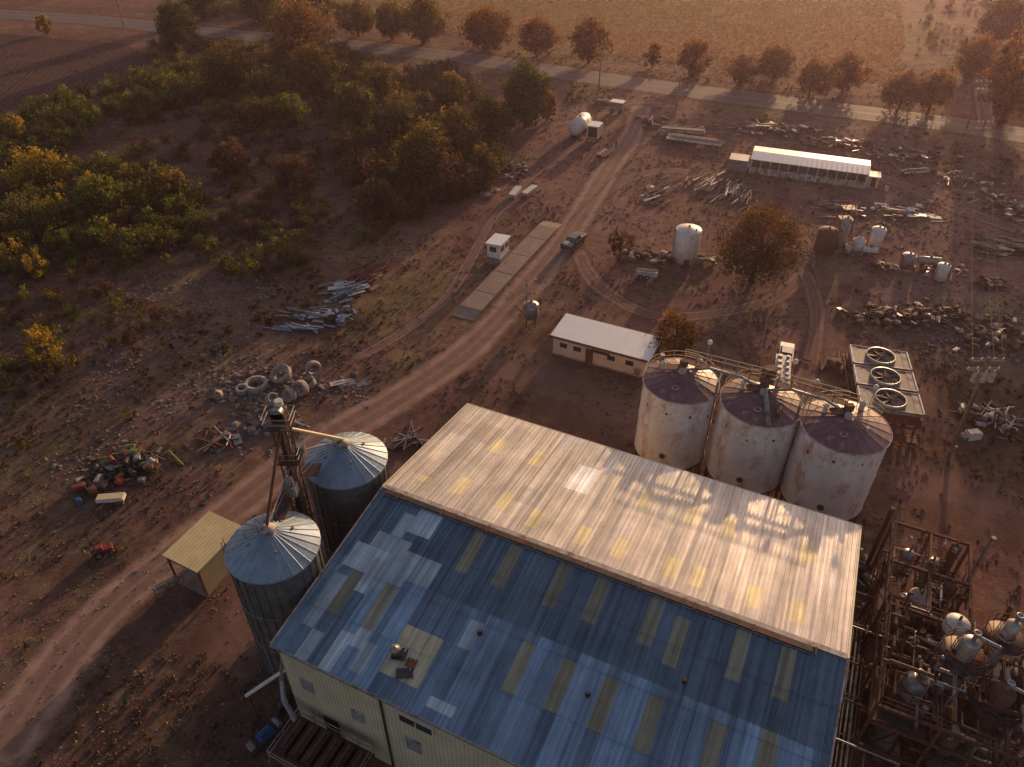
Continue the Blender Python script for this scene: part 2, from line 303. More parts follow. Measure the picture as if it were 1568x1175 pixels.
# ---------------------------------------------------------------- foliage
def leaves(C,size,cols):
    n=len(C); a=NR.normal(size=(n,3)); a/=np.linalg.norm(a,axis=1)[:,None]; b=NR.normal(size=(n,3)); b-=a*(a*b).sum(1)[:,None]; b/=np.linalg.norm(b,axis=1)[:,None]
    s=(size*NR.uniform(.5,1.4,n))[:,None]; V=np.stack([C-a*s,C+b*s*.55,C+a*s,C-b*s*.55],1).reshape(-1,3)
    V[:,2]=np.maximum(V[:,2],.02)
    return V,np.repeat(cols,4,axis=0)
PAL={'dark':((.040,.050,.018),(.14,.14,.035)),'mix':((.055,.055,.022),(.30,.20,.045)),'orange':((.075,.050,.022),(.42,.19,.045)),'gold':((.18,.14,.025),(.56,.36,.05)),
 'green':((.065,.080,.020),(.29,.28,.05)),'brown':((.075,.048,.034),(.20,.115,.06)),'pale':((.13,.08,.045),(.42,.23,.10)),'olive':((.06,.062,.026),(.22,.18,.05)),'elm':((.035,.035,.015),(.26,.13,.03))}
def crown_pts(w,h,ncl,nlf,pal,zb=.15,crr=.17,open_=.55,spk=0):
    d=NR.normal(size=(ncl,3)); d/=np.linalg.norm(d,axis=1)[:,None]
    r=NR.uniform(open_,1.0,ncl)**.7; az=np.arctan2(d[:,1],d[:,0]); ph=NR.uniform(0,6.28,3)
    lump=1+.18*np.sin(2*az+ph[0])+.13*np.sin(3*az+ph[1])+.13*np.sin(5*az+d[:,2]*4+ph[2])
    hz=(h*(1-zb))/2; zc=h*zb+hz
    c=np.column_stack([d[:,0]*w/2*r*lump,d[:,1]*w/2*r*lump,zc+d[:,2]*hz*r*NR.uniform(.75,1.12,ncl)])
    k=np.clip((c[:,2]-zc)/hz,0,1); c[:,:2]*=(1-.3*k*k)[:,None]
    cr=(w*crr)*NR.uniform(.45,1.45,ncl)
    o=NR.normal(size=(ncl,nlf,3)); o/=np.linalg.norm(o,axis=2)[:,:,None]; o*=(NR.uniform(.1,1,(ncl,nlf))**.6)[:,:,None]*cr[:,None,None]; o[:,:,2]*=(.85+spk)
    L=c[:,None,:]+o
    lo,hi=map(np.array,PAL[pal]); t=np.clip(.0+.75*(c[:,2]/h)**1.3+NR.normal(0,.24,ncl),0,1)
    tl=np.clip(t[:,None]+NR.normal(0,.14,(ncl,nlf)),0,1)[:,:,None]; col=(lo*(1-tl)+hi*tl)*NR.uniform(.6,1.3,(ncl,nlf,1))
    return L.reshape(-1,3),col.reshape(-1,3),c
def tree(name,cx,yt,yb,wpx,pal,dens=1.0):
    b=S(cx,yb); w=wpx/ppm(yb); Y=b.y+.36*w; X=b.x
    t=S(cx,yt); rr=t.y/H; h=max(2.0,H-Y/rr)
    ncl=int(min(210,max(30,w*h*1.5))*dens); nlf=36; size=.17 if Y<110 else .28
    if w*h>150: size=.34
    L,c,cc=crown_pts(w*.84,h,ncl,nlf,pal,zb=.01 if h<7 else .03,crr=.13,open_=.4,spk=.25)
    mb=MB(); tr=max(.09,h*.028)
    p=[Vector((0,0,-.1)),Vector((R.uniform(-.1,.1)*w*.3,R.uniform(-.1,.1)*w*.3,h*.28)),Vector((R.uniform(-.1,.1)*w*.4,R.uniform(-.1,.1)*w*.4,h*.75))]
    mb.cyl(p[0],p[1],tr*1.3,bark,tr*.9,8); mb.cyl(p[1],p[2],tr*.9,bark,tr*.25,8)
    for i in range(0,len(cc),max(1,len(cc)//14)):
        e=Vector(cc[i]); q=p[1].lerp(p[2],R.uniform(0,.6)); m=q.lerp(e,.5)+Vector((0,0,.04*h)); mb.cyl(q,m,tr*.45,bark,tr*.3,6); mb.cyl(m,e,tr*.3,bark,tr*.08,6)
    o=mb.build(name,loc=(X,Y,0))
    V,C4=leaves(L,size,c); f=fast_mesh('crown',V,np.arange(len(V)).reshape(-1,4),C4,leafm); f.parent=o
    return o
T=[('cottonwood_tree',272,0,84,78,'dark'),('cottonwood_tree',305,-25,36,50,'dark'),('cottonwood_tree',395,-30,42,75,'olive'),('cottonwood_tree',458,0,108,112,'orange'),
('roadside_tree',545,-2,62,62,'mix'),('roadside_tree',598,2,68,64,'mix'),('roadside_tree',648,-6,74,78,'mix'),('roadside_tree',745,12,84,82,'orange'),('roadside_tree',823,26,94,68,'orange'),('roadside_tree',903,26,104,62,'orange'),
('roadside_bush',1000,66,108,30,'orange'),('roadside_bush',1062,60,126,54,'orange'),('roadside_bush',1138,84,137,56,'pale'),('roadside_bush',1190,68,132,76,'pale'),('roadside_bush',1245,90,156,58,'pale'),('roadside_bush',1297,82,150,62,'orange'),
('roadside_bush',1385,108,180,76,'pale'),('roadside_bush',1432,104,182,70,'pale'),('cottonwood_tree',1495,52,130,66,'orange'),('cottonwood_tree',1548,40,205,96,'orange'),('cottonwood_tree',1540,-10,75,80,'olive'),
('elm_tree',805,92,206,86,'dark'),('elm_tree',838,140,190,36,'orange'),('elm_tree',745,148,232,78,'dark'),('elm_tree',700,165,265,90,'mix'),('elm_tree',652,188,300,100,'mix'),('elm_tree',690,112,182,66,'mix'),('elm_tree',575,92,168,78,'mix'),
('elm_tree',545,125,200,66,'olive'),('elm_tree',478,66,152,88,'mix'),('elm_tree',345,66,152,90,'mix'),('elm_tree',410,105,170,76,'olive'),('elm_tree',610,150,230,76,'olive'),('elm_tree',690,245,318,90,'brown'),('elm_tree',740,220,290,60,'mix'),
('elm_tree',390,150,205,76,'olive'),('elm_tree',445,145,200,66,'green'),('large_elm_tree',1163,314,458,136,'elm'),('small_elm_tree',1034,480,566,92,'orange'),('small_bush',950,348,408,42,'brown'),
('yellow_bush',70,498,575,66,'gold'),('yellow_bush',58,380,436,50,'gold'),('roadside_bush',66,22,56,28,'gold'),('yellow_bush',20,175,225,46,'gold'),('yellow_bush',60,228,290,80,'gold'),('yellow_bush',255,262,325,80,'mix'),('willow_shrub',350,215,275,76,'brown'),('willow_shrub',450,240,300,76,'brown'),('willow_shrub',585,285,348,76,'brown'),('willow_shrub',150,270,335,80,'green'),('willow_shrub',30,300,375,90,'olive')]
for t in T: tree(*t,dens=1.9 if 'large' in t[0] else 1.5 if 'small_elm' in t[0] else 1.0)
# shrub forms instanced by geometry nodes
FORMS={}
for kind,(ncl,nlf,ls_) in {'tall':(18,30,.055),'low':(9,16,.12)}.items():
    for pal in PAL:
        col=bpy.data.collections.new('shrub_forms_'+kind+'_'+pal)
        for k in range(3):
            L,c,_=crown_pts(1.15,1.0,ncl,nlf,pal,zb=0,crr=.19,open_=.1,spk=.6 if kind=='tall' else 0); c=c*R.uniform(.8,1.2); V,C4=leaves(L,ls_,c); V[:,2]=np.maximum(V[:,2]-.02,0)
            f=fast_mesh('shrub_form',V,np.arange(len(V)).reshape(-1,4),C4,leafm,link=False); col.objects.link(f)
        FORMS[(kind,pal)]=col
def scatter(name,pts,scl,kind,pal):
    me=bpy.data.meshes.new(name); me.from_pydata([tuple(p) for p in pts],[],[])
    n=len(pts); a=me.attributes.new('scl','FLOAT_VECTOR','POINT'); s=np.column_stack([scl*NR.uniform(.7,1.4,n),scl*NR.uniform(.7,1.4,n),scl]).astype(np.float32); a.data.foreach_set('vector',s.ravel())
    a=me.attributes.new('rot','FLOAT_VECTOR','POINT'); r_=np.zeros((n,3),np.float32); r_[:,2]=NR.uniform(0,6.28,n); a.data.foreach_set('vector',r_.ravel())
    a=me.attributes.new('idx','INT','POINT'); a.data.foreach_set('value',NR.integers(0,3,n).astype(np.int32))
    o=bpy.data.objects.new(name,me); scene.collection.objects.link(o)
    ng=bpy.data.node_groups.new('scatter','GeometryNodeTree'); ng.interface.new_socket('Geometry',in_out='INPUT',socket_type='NodeSocketGeometry'); ng.interface.new_socket('Geometry',in_out='OUTPUT',socket_type='NodeSocketGeometry')
    N=ng.nodes; gi=N.new('NodeGroupInput'); go=N.new('NodeGroupOutput'); ip=N.new('GeometryNodeInstanceOnPoints'); ci=N.new('GeometryNodeCollectionInfo'); ci.inputs['Collection'].default_value=FORMS[(kind,pal)]; ci.inputs['Separate Children'].default_value=True; ci.inputs['Reset Children'].default_value=True
    def na(nm,dt): x=N.new('GeometryNodeInputNamedAttribute'); x.data_type=dt; x.inputs['Name'].default_value=nm; return [q for q in x.outputs if q.enabled and q.name=='Attribute'][0]
    ng.links.new(gi.outputs[0],ip.inputs['Points']); ng.links.new(ci.outputs[0],ip.inputs['Instance']); ip.inputs['Pick Instance'].default_value=True
    ng.links.new(na('idx','INT'),ip.inputs['Instance Index']); ng.links.new(na('rot','FLOAT_VECTOR'),ip.inputs['Rotation']); ng.links.new(na('scl','FLOAT_VECTOR'),ip.inputs['Scale']); ng.links.new(ip.outputs[0],go.inputs[0])
    md=o.modifiers.new('scatter','NODES'); md.node_group=ng
def thicket(name,poly,dens,h0,h1,pals,gate=-.28,kind='tall'):
    pw=W(poly); lo=pw.min(0); hi=pw.max(0); n=int(np.prod(hi-lo)*dens); Pt=NR.uniform(lo,hi,(n,2)); Pt=Pt[inside(Pt,pw)]
    by={}
    for x,y in Pt:
        if noise.noise(Vector((x*.06,y*.06,h0)))<gate: continue
        by.setdefault(R.choice(pals),[]).append((x,y,0))
    for pal,pp_ in by.items(): scatter(name,pp_,np.array([h0+(h1-h0)*R.random()**1.6 for _ in pp_]),kind,pal)
thicket('shrub_thicket',[(-60,200),(60,165),(250,118),(330,100),(370,140),(250,178),(100,232),(-60,270)],.18,1.8,4.4,['dark','green','green','mix','olive'])
thicket('shrub_thicket',[(-60,250),(150,255),(250,268),(335,330),(300,385),(120,395),(-60,440)],.20,1.2,4.0,['dark','green','green','mix','olive','gold'],-.35)
thicket('shrub_thicket',[(240,150),(520,130),(560,330),(330,340),(250,270),(110,240)],.08,1.0,3.0,['brown','olive','brown','dark','green'],-.2)
thicket('low_scrub',[(240,150),(520,130),(560,330),(330,340),(250,270),(110,240),(-50,260),(-60,440),(300,390),(640,340)],.22,.5,1.5,['brown','brown','olive','olive'],-.3,'low')
thicket('shrub_thicket',[(500,120),(700,110),(775,205),(760,290),(640,338),(560,340),(520,220)],.14,1.8,5.0,['dark','olive','mix','brown'],-.4)
thicket('shrub_thicket',[(320,325),(650,305),(620,352),(480,404),(330,445),(290,380)],.20,.9,2.8,['brown','olive','mix','olive','green'])
thicket('shrub_thicket',[(-40,420),(200,392),(330,430),(250,520),(120,560),(-40,660)],.18,.8,2.6,['olive','dark','green','mix','brown'])
thicket('low_scrub',[(-40,640),(120,560),(250,520),(330,440),(480,400),(500,470),(260,590),(120,720),(-40,800)],.36,.35,1.2,['brown','olive','brown','mix'],-.15,'low')
thicket('low_scrub',[(-40,800),(120,720),(280,560),(420,440),(600,340),(700,380),(600,520),(480,560),(300,700),(200,760),(0,900)],.16,.25,.8,['brown','olive','brown','pale'],-.05,'low')
thicket('low_scrub',[(1440,560),(1600,600),(1600,760),(1470,740)],.34,.4,1.3,['brown','olive'],-.25,'low')
thicket('low_scrub',[(560,470),(600,500),(575,560),(490,590),(470,540)],.6,.3,.8,['mix','orange','brown'],-.25,'low')
thicket('low_scrub',[(600,400),(720,420),(700,480),(620,500)],.3,.15,.4,['green','olive','pale'],-.1,'low')
thicket('low_scrub',[(640,500),(780,500),(740,600),(640,590)],.2,.15,.5,['gold','olive','brown'],.05,'low')
thicket('low_scrub',[(780,440),(900,400),(960,440),(940,500),(850,520),(780,520)],.30,.2,.5,['brown','olive','olive','green'],-.15,'low')
thicket('low_scrub',[(0,960),(200,900),(300,860),(330,1000),(300,1176),(0,1176)],.16,.15,.5,['brown','olive','mix'],-.1,'low')
thicket('low_scrub',[(1000,230),(1560,250),(1560,520),(1350,520),(1250,440),(1000,420),(930,330)],.14,.25,.7,['brown','olive','pale','brown'],-.08,'low')
thicket('roadside_scrub',[(1380,60),(1440,-40),(1500,-40),(1540,60),(1480,130),(1370,120)],.06,.7,2.2,['pale','olive','green','green'])
thicket('roadside_scrub',[(230,60),(560,82),(570,135),(250,125)],.14,1.3,3.5,['dark','mix','olive'])
thicket('roadside_scrub',[(760,120),(950,140),(940,165),(770,150)],.14,.5,1.4,['mix','gold','olive'],-.2,'low')
thicket('roadside_scrub',[(1050,165),(1450,215),(1568,240),(1568,290),(1330,235),(1040,190)],.14,.4,1.2,['mix','brown','olive'],-.2,'low')
thicket('roadside_scrub',[(700,68),(1000,105),(1300,145),(1300,160),(990,118),(700,80)],.16,.4,1.4,['gold','mix','pale'],-.2,'low')
thicket('roadside_scrub',[(300,-5),(470,-5),(540,20),(540,60),(300,42)],.07,1.5,4,['dark','mix'])
# crop stubble rows
pw=W(FLD); rot=rad(26); ux=np.array([math.cos(rot),math.sin(rot)]); uy=np.array([-ux[1],ux[0]])
n=30000; Pt=np.stack([NR.uniform(-150,190,n*2),NR.uniform(185,330,n*2)],1); t_=Pt@ux; t_=np.round(t_/1.9)*1.9+NR.normal(0,.3,len(t_)); s_=Pt@uy; Pt=t_[:,None]*ux+s_[:,None]*uy; Pt=Pt[inside(Pt,pw)]
nb=3; N=len(Pt)*nb; base=np.repeat(np.column_stack([Pt,np.zeros(len(Pt))]),nb,0); base[:,:2]+=NR.normal(0,.25,(N,2)); an=NR.uniform(0,6.28,N); sc=NR.uniform(.2,.5,N); wv=np.column_stack([np.cos(an),np.sin(an),0*an])*(sc*.35)[:,None]; tip=base+np.column_stack([NR.normal(0,.2,N),NR.normal(0,.2,N),sc])
fr=np.clip((base[:,1:2]-225)/70,0,1); cc_=np.array([[.40,.21,.09]])*(1-fr)+np.array([[.27,.24,.08]])*fr
V=np.stack([base-wv,base+wv,tip],1).reshape(-1,3); cols=np.repeat(cc_*NR.uniform(.6,1.25,(N,1)),3,0); fast_mesh('crop_stubble',V,np.arange(len(V)).reshape(-1,3),cols,leafm)
# dry grass and weeds
n=56000; Y=NR.uniform(20,215,n); X=NR.uniform(-1,1,n)*(Y*.66+18); Pt=np.stack([X,Y],1)
keep=np.array([noise.noise(Vector((x*.09,y*.09,4)))+.5*noise.noise(Vector((x*.35,y*.35,9)))>-.05+R.uniform(-.3,.35) for x,y in Pt])
for q,w in roads:
    for k in range(0,len(q),1): keep&=((Pt[:,0]-q[k,0])**2+(Pt[:,1]-q[k,1])**2)>(w*.85)**2
BC=(5.52,34.0); PH=rad(-25.5); ca,sa=math.cos(PH),math.sin(PH)
lx=(Pt[:,0]-BC[0])*ca+(Pt[:,1]-BC[1])*sa; ly=-(Pt[:,0]-BC[0])*sa+(Pt[:,1]-BC[1])*ca
keep&=~((abs(lx)<19)&(abs(ly)<15)); Pt=Pt[keep]; n=len(Pt)
nb=5; base=np.repeat(np.column_stack([Pt,np.zeros(n)]),nb,0); sc=np.repeat(NR.uniform(.10,.34,n),nb); N=len(base)
base[:,:2]+=NR.normal(0,.12,(N,2)); an=NR.uniform(0,6.28,N); wv=np.column_stack([np.cos(an),np.sin(an),np.zeros(N)])*(sc*.3)[:,None]; tip=base+np.column_stack([NR.normal(0,.4,N)*sc,NR.normal(0,.4,N)*sc,sc*NR.uniform(.5,1.1,N)])
V=np.stack([base-wv,base+wv,tip],1).reshape(-1,3); tt=np.repeat(NR.uniform(0,1,n),nb)[:,None]; cA=np.array([.10,.07,.045]); cB=np.array([.33,.24,.10]); cols=np.repeat((cA*(1-tt)+cB*tt)*NR.uniform(.6,1.2,(N,1)),3,0)
fast_mesh('dry_grass',V,np.arange(len(V)).reshape(-1,3),cols,grassm)
# stones, gravel, broken concrete
def stones(name,poly,n,s0,s1,mat):
    pw=W(poly); lo=pw.min(0); hi=pw.max(0); Pt=NR.uniform(lo,hi,(n*6,2)); Pt=Pt[inside(Pt,pw)]; Pt=np.array([p for p in Pt if noise.noise(Vector((p[0]*.15,p[1]*.15,2)))>R.uniform(-.5,.3)])[:n]; mb=MB()
    for x,y in Pt:
        s=R.uniform(s0,s1)*(1.7 if R.random()<.08 else 1); a=R.uniform(0,3); z=s*R.uniform(.25,.5)
        vs=[]
        for zz,k in ((0,1),(z,R.uniform(.5,.9))):
            for i in range(5): b=a+i*1.256+R.uniform(-.3,.3); vs.append((x+math.cos(b)*s*.6*k*R.uniform(.6,1.2),y+math.sin(b)*s*.5*k,zz*R.uniform(.7,1.2)))
        mb.add(vs,[(5,6,7,8,9)]+[(i,(i+1)%5,5+(i+1)%5,5+i) for i in range(5)],mat)
    mb.build(name)
stones('rubble_heap',[(325,585),(430,555),(500,585),(470,645),(400,670),(325,675)],300,.2,.75,rubblem)
stones('scattered_stones',[(180,440),(420,420),(480,470),(420,560),(300,620),(150,720),(60,760),(120,600)],1100,.12,.42,rubblem)
stones('scattered_stones',[(320,540),(520,540),(580,620),(420,700),(300,700)],300,.12,.45,rubblem)
stones('scattered_stones',[(1320,450),(1568,450),(1568,560),(1420,560),(1320,520)],500,.15,.5,rubblem)
stones('scattered_stones',[(1100,180),(1568,250),(1568,450),(1100,330)],900,.2,.65,rubblem)
stones('scattered_stones',[(930,330),(1250,330),(1250,470),(940,450)],300,.12,.4,rubblem)
stones('scattered_stones',[(0,960),(300,800),(420,1000),(300,1176),(0,1176)],500,.05,.2,rubblem)
# ---------------------------------------------------------------- scrap piles
def scrap(name,px,py,rx,ry,n,kinds,mats,ang=None,hmax=.8,sz=1.0):
    c=S(px,py); mb=MB()
    for i in range(n):
        u=R.gauss(0,.5)*rx; v=R.gauss(0,.5)*ry; z=R.uniform(.02,hmax)*math.exp(-(u/rx)**2-(v/ry)**2); k=R.choice(kinds); m=R.choice(mats)
        a=(R.uniform(0,3.14) if ang is None else ang+R.gauss(0,.18)); d=Vector((math.cos(a),math.sin(a),R.uniform(-.04,.04))); p=Vector((u,v,z+.08))
        if k=='pipe': l=R.uniform(1,4); mb.cyl(p-d*l/2,p+d*l/2,R.uniform(.05,.13),m,n=7)
        elif k=='beam': l=R.uniform(1.2,4.4); w=R.uniform(.09,.19); mb.box(p,(l,w,.04),m,rz=a); mb.box(p+Vector((0,0,w/2+.02)),(l,.035,w),m,rz=a); mb.box(p+Vector((0,0,w+.04)),(l,w,.04),m,rz=a)
        elif k=='sheet': mb.box(p,(R.uniform(.6,2.1)*sz,R.uniform(.4,1.0)*sz,.03),m,rz=a,rx=R.uniform(-.25,.25))
        elif k=='box': w=R.uniform(.3,.85); l=R.uniform(.4,1.2); mb.box(p+Vector((0,0,w*.25)),(l,w,w*.6),m,rz=a,rx=R.uniform(-.2,.2)); mb.box(p+Vector((0,0,w*.58)),(l*.6,w*.5,w*.1),m,rz=a)
        elif k=='drum': q=p+d*R.uniform(.8,1.1); mb.cyl(p+Vector((0,0,.25)),q+Vector((0,0,.25)),.28,m,n=12)
        elif k=='tyre': mb.torus(p+Vector((0,0,.1)),.38,.14,rubber,14,6)
    return mb.build(name,loc=c)
G=[galv,rust,dullwhite,woodm,darkst,rust,dullwhite]
for a in [('scrap_beam_pile',568,425,2.5,3,34,['beam','sheet'],[redm,rust,redm,woodm],rad(60),.7),('scrap_sheet_pile',532,448,2.6,2.4,44,['sheet','sheet','beam'],[bsheet,bsheet,bsheet,galv,rust],rad(30),.9,1.4),
('scrap_pipe_pile',475,484,4,1.4,30,['pipe','beam','sheet'],[bsheet,galv,rust],rad(-12),.6),('scrap_pipe_pile',455,505,4,.6,18,['pipe','beam'],[bsheet,bsheet],rad(-16),.4),('scrap_sheet_pile',520,486,2.4,1.6,28,['sheet','box'],[bsheet,bsheet,darkst],None,.8,1.3),
('pipe_rack_pile',1085,285,6,5,95,['pipe','beam'],[rust,galv,woodm,dullwhite],rad(50),.6),('lumber_pile',1005,302,2.6,4,46,['beam','sheet'],[woodm,white,rust],rad(40),.6),('lumber_pile',1130,300,4,5,40,['beam','pipe'],[woodm,galv,dullwhite],rad(62),.5),
('scrap_heap',1020,398,3,2,34,['sheet','box','pipe'],G,None,.6),('scrap_heap',975,393,2.2,1.4,22,['box','sheet','tyre'],G,None,.5),('scrap_heap',1080,405,1.6,1.2,14,['drum','box'],G,None,.5),
('scrap_heap',775,262,4,5,60,['box','sheet','pipe','tyre'],G,None,.8),('scrap_heap',750,295,2.5,3,22,['pipe','sheet'],[rust,woodm,dullwhite],None,.5),
('scrap_row',1180,200,12,3.5,130,['pipe','box','sheet','beam'],[rust,darkst,galv,woodm,dullwhite],None,.9),('scrap_row',1290,222,9,3,80,['pipe','box','sheet','beam'],[rust,darkst,galv,woodm],None,.9),('scrap_row',1370,240,9,4,90,['pipe','sheet','beam','box'],G,None,.8),('scrap_row',1380,328,4,3,40,['pipe','sheet'],[galv,white,rust],rad(-20),.5),
('scrap_row',1290,322,5,3,44,['pipe','sheet','box'],G,rad(-15),.6),('scrap_row',1540,318,5,6,70,['pipe','beam','box'],[rust,darkst,galv,dullwhite],None,.8),('scrap_row',1545,380,5,3,70,['pipe','sheet','beam'],G,rad(-30),.7),('scrap_row',1480,275,6,3,50,['pipe','box','sheet'],G,None,.6),
('scrap_heap',1400,488,8,2.4,170,['tyre','box','sheet','pipe','drum'],[rust,darkst,galv,woodm,rust,rust],None,.9),('scrap_heap',1525,520,5,3.2,120,['box','pipe','sheet','drum'],[rust,darkst,rust,woodm,galv],None,.8),('scrap_heap',1515,438,2.5,2,30,['box','sheet'],[rust,darkst],None,.9),
('scrap_heap',1350,412,3,1.2,24,['pipe','box'],G,None,.5),('scrap_heap',1300,385,3,1.5,26,['box','pipe'],G,None,.5),('scrap_heap',1440,415,4,1.6,24,['box','pipe','sheet'],G,None,.5),('scrap_heap',205,710,3.2,2.4,80,['tyre','box','sheet','drum','pipe'],[rust,dullwhite,galv,redm,darkst,darkst,rust,greenm],None,.8),
('scrap_heap',150,745,2,1.6,34,['tyre','box','sheet'],[rust,dullwhite,darkst,rust,redm],None,.6),('scrap_heap',340,675,2.5,1.5,22,['beam','pipe','sheet'],[woodm,rust,galv],None,.4),('scrap_heap',145,395,4,3,26,['beam','pipe'],[woodm,rust],None,.5),
('scrap_heap',1490,640,1.6,2,24,['box','pipe','drum'],G,None,1),('scrap_heap',1525,645,1.6,2.2,30,['box','beam','pipe'],[dullwhite,galv,rust,white],None,1.2),('scrap_heap',625,680,2.4,1.2,30,['beam','sheet'],[woodm,rust,galv],None,.4),
('scrap_heap',1318,880,1.2,4,46,['pipe','box','sheet'],[rust,rust,darkst,galv],None,.7),('scrap_heap',430,650,2.5,1.2,26,['sheet','box','beam'],[rubblem,dullwhite,woodm],None,.5),
('scrap_heap',1270,560,3,2,24,['box','pipe'],[rust,woodm],None,.5),('scrap_heap',930,160,4,2,22,['box','sheet'],G,None,.7),('scrap_heap',525,590,2,.6,6,['sheet'],[dullwhite],rad(15),.2),('scrap_heap',1000,190,3,4,26,['beam','pipe','box'],[darkst,rust,galv],None,.6)]: scrap(*a)
for i,(x,y,r,tl) in enumerate([(393,594,1.35,0),(432,582,1.25,.5),(462,605,.95,1.3),(482,575,.95,1.45),(445,614,.8,1.2),(474,592,.8,.3),(372,602,.7,.1),(418,618,.7,.9),(335,610,.5,1.2),(432,632,.5,1.1)]):
    mb=MB(); w=.75; ri=r*.7
    mb.lathe((0,0,0),[(ri,-w/2),(r,-w/2),(r*1.03,-w*.3),(r*1.03,w*.3),(r,w/2),(ri,w/2),(ri,-w/2)],ringm,24)
    o=mb.build('concrete_pipe_ring',loc=S(x,y)+Vector((0,0,w/2+abs(math.sin(tl))*(r-w/2)))); o.rotation_euler=(tl,0,R.uniform(-1,1))
# ---------------------------------------------------------------- big metal building
bld=empty('metal_warehouse',(BC[0],BC[1],0),PH); LX=17.2; LY=13.8; EH=10.0; RH=12.0; K=(RH-EH)/LY
def roofz(y): return RH-abs(y)*K
def loc_of(px,py):
    z=11.
    for _ in range(8):
        p=S(px,py,z); x=(p.x-BC[0])*ca+(p.y-BC[1])*sa; y=-(p.x-BC[0])*sa+(p.y-BC[1])*ca; z=roofz(y)
    return x,y
NP=36; PW=2*(LX+.2)/NP; NV=20; RL=(LY+.25)/NV
def cell(px,py):
    x,y=loc_of(px,py); return int((x+LX+.2)/PW),(1 if y>0 else -1),int(abs(y)/RL)
cells={}
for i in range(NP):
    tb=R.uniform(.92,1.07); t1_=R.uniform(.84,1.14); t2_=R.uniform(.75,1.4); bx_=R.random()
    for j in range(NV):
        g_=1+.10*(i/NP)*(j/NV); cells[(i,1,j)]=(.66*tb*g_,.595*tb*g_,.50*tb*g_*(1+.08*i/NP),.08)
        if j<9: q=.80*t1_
        else: q=1.3*t2_  # lower rows brighter: reflected streaks painted into the sheet colour
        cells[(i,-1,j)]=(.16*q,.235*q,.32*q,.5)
def patch(px,py,nu,nv,c,met=.05):
    ci,s,cj=cell(px,py); nv=round(nv*1.43)
    for i in range(ci-(nu-1)//2,ci+nu//2+1):
        for j in range(cj-(nv-1)//2,cj+nv//2+1):
            if (i,s,j) in cells: cells[(i,s,j)]=(*c,met)
LB=(.50,.60,.68)  # lighter panels paint the bright patches between shadow bands
for a in [(640,790,2,3),(612,800,1,3),(580,830,2,2),(620,860,4,2),(600,845,3,2),(560,862,3,2),(590,882,3,2),(505,915,1,4),(540,895,2,1),(480,985,1,3),(515,985,1,3),(545,975,1,2),(560,1010,1,2),(715,968,1,2),(655,1078,2,1)]:
    k=R.uniform(.72,1.02); patch(*a,tuple(x*k for x in LB),.3)
SKF=(.25,.25,.185)
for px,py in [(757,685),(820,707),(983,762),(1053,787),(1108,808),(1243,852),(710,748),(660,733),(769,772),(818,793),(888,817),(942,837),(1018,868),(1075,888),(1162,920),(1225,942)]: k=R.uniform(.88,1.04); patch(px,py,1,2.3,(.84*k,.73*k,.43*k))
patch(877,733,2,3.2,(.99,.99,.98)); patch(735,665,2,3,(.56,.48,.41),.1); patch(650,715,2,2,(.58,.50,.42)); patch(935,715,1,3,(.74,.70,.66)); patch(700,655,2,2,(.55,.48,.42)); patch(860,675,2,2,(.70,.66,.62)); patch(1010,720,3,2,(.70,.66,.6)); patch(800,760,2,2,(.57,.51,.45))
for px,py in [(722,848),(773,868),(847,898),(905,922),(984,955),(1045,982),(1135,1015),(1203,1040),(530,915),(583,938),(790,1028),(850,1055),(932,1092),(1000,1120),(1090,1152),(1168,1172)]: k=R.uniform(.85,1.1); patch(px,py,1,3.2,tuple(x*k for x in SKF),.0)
patch(632,1010,3,3.2,(.50,.47,.33),.02)
vs=[];fs=[];fc=[]
prof=[(0,0),(.16,0),(.19,.055),(.26,.055),(.29,0)]; k3=PW/3
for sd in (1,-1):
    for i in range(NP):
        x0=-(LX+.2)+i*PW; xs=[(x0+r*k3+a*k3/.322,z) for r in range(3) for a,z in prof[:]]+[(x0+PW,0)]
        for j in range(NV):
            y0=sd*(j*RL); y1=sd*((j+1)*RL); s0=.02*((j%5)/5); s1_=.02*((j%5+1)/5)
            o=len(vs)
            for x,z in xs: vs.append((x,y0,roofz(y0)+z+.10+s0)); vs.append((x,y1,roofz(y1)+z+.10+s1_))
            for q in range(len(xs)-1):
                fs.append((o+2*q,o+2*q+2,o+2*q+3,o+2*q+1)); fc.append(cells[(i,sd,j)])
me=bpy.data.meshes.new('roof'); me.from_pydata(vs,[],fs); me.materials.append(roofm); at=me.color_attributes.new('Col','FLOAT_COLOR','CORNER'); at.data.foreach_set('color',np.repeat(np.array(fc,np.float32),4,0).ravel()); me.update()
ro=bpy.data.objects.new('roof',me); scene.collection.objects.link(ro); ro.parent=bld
w=MB()
def wall_ribs(mb,p0,p1,z0,ztop,mat,nrm):
    p0=Vector(p0);p1=Vector(p1); L=(p1-p0).length; n=int(L/.32); d=(p1-p0)/n
    for i in range(n):
        c=p0+d*(i+.5); mb.box((c.x+nrm[0]*.02,c.y+nrm[1]*.02,(z0+ztop(c))/2),(.10 if abs(d.x)>1e-3 else .05,.05 if abs(d.x)>1e-3 else .10,ztop(c)-z0),mat)
for sy in(-1,1): 
    w.box((0,sy*(LY-.1),EH/2),(2*LX-.2,.2,EH),cream); wall_ribs(w,(-LX,sy*LY,0),(LX,sy*LY,0),.3,lambda c:EH,cream,(0,sy))
for sx in(-1,1):
    x2=sx*LX
    w.add([(x2,-LY,0),(x2,LY,0),(x2,LY,EH),(x2,0,RH),(x2,-LY,EH)],[(0,1,2,3,4)],cream); wall_ribs(w,(x2,-LY,0),(x2,LY,0),.3,lambda c:roofz(c.y)-.05,cream,(sx,0))
w.build('walls',bld)
t=MB()
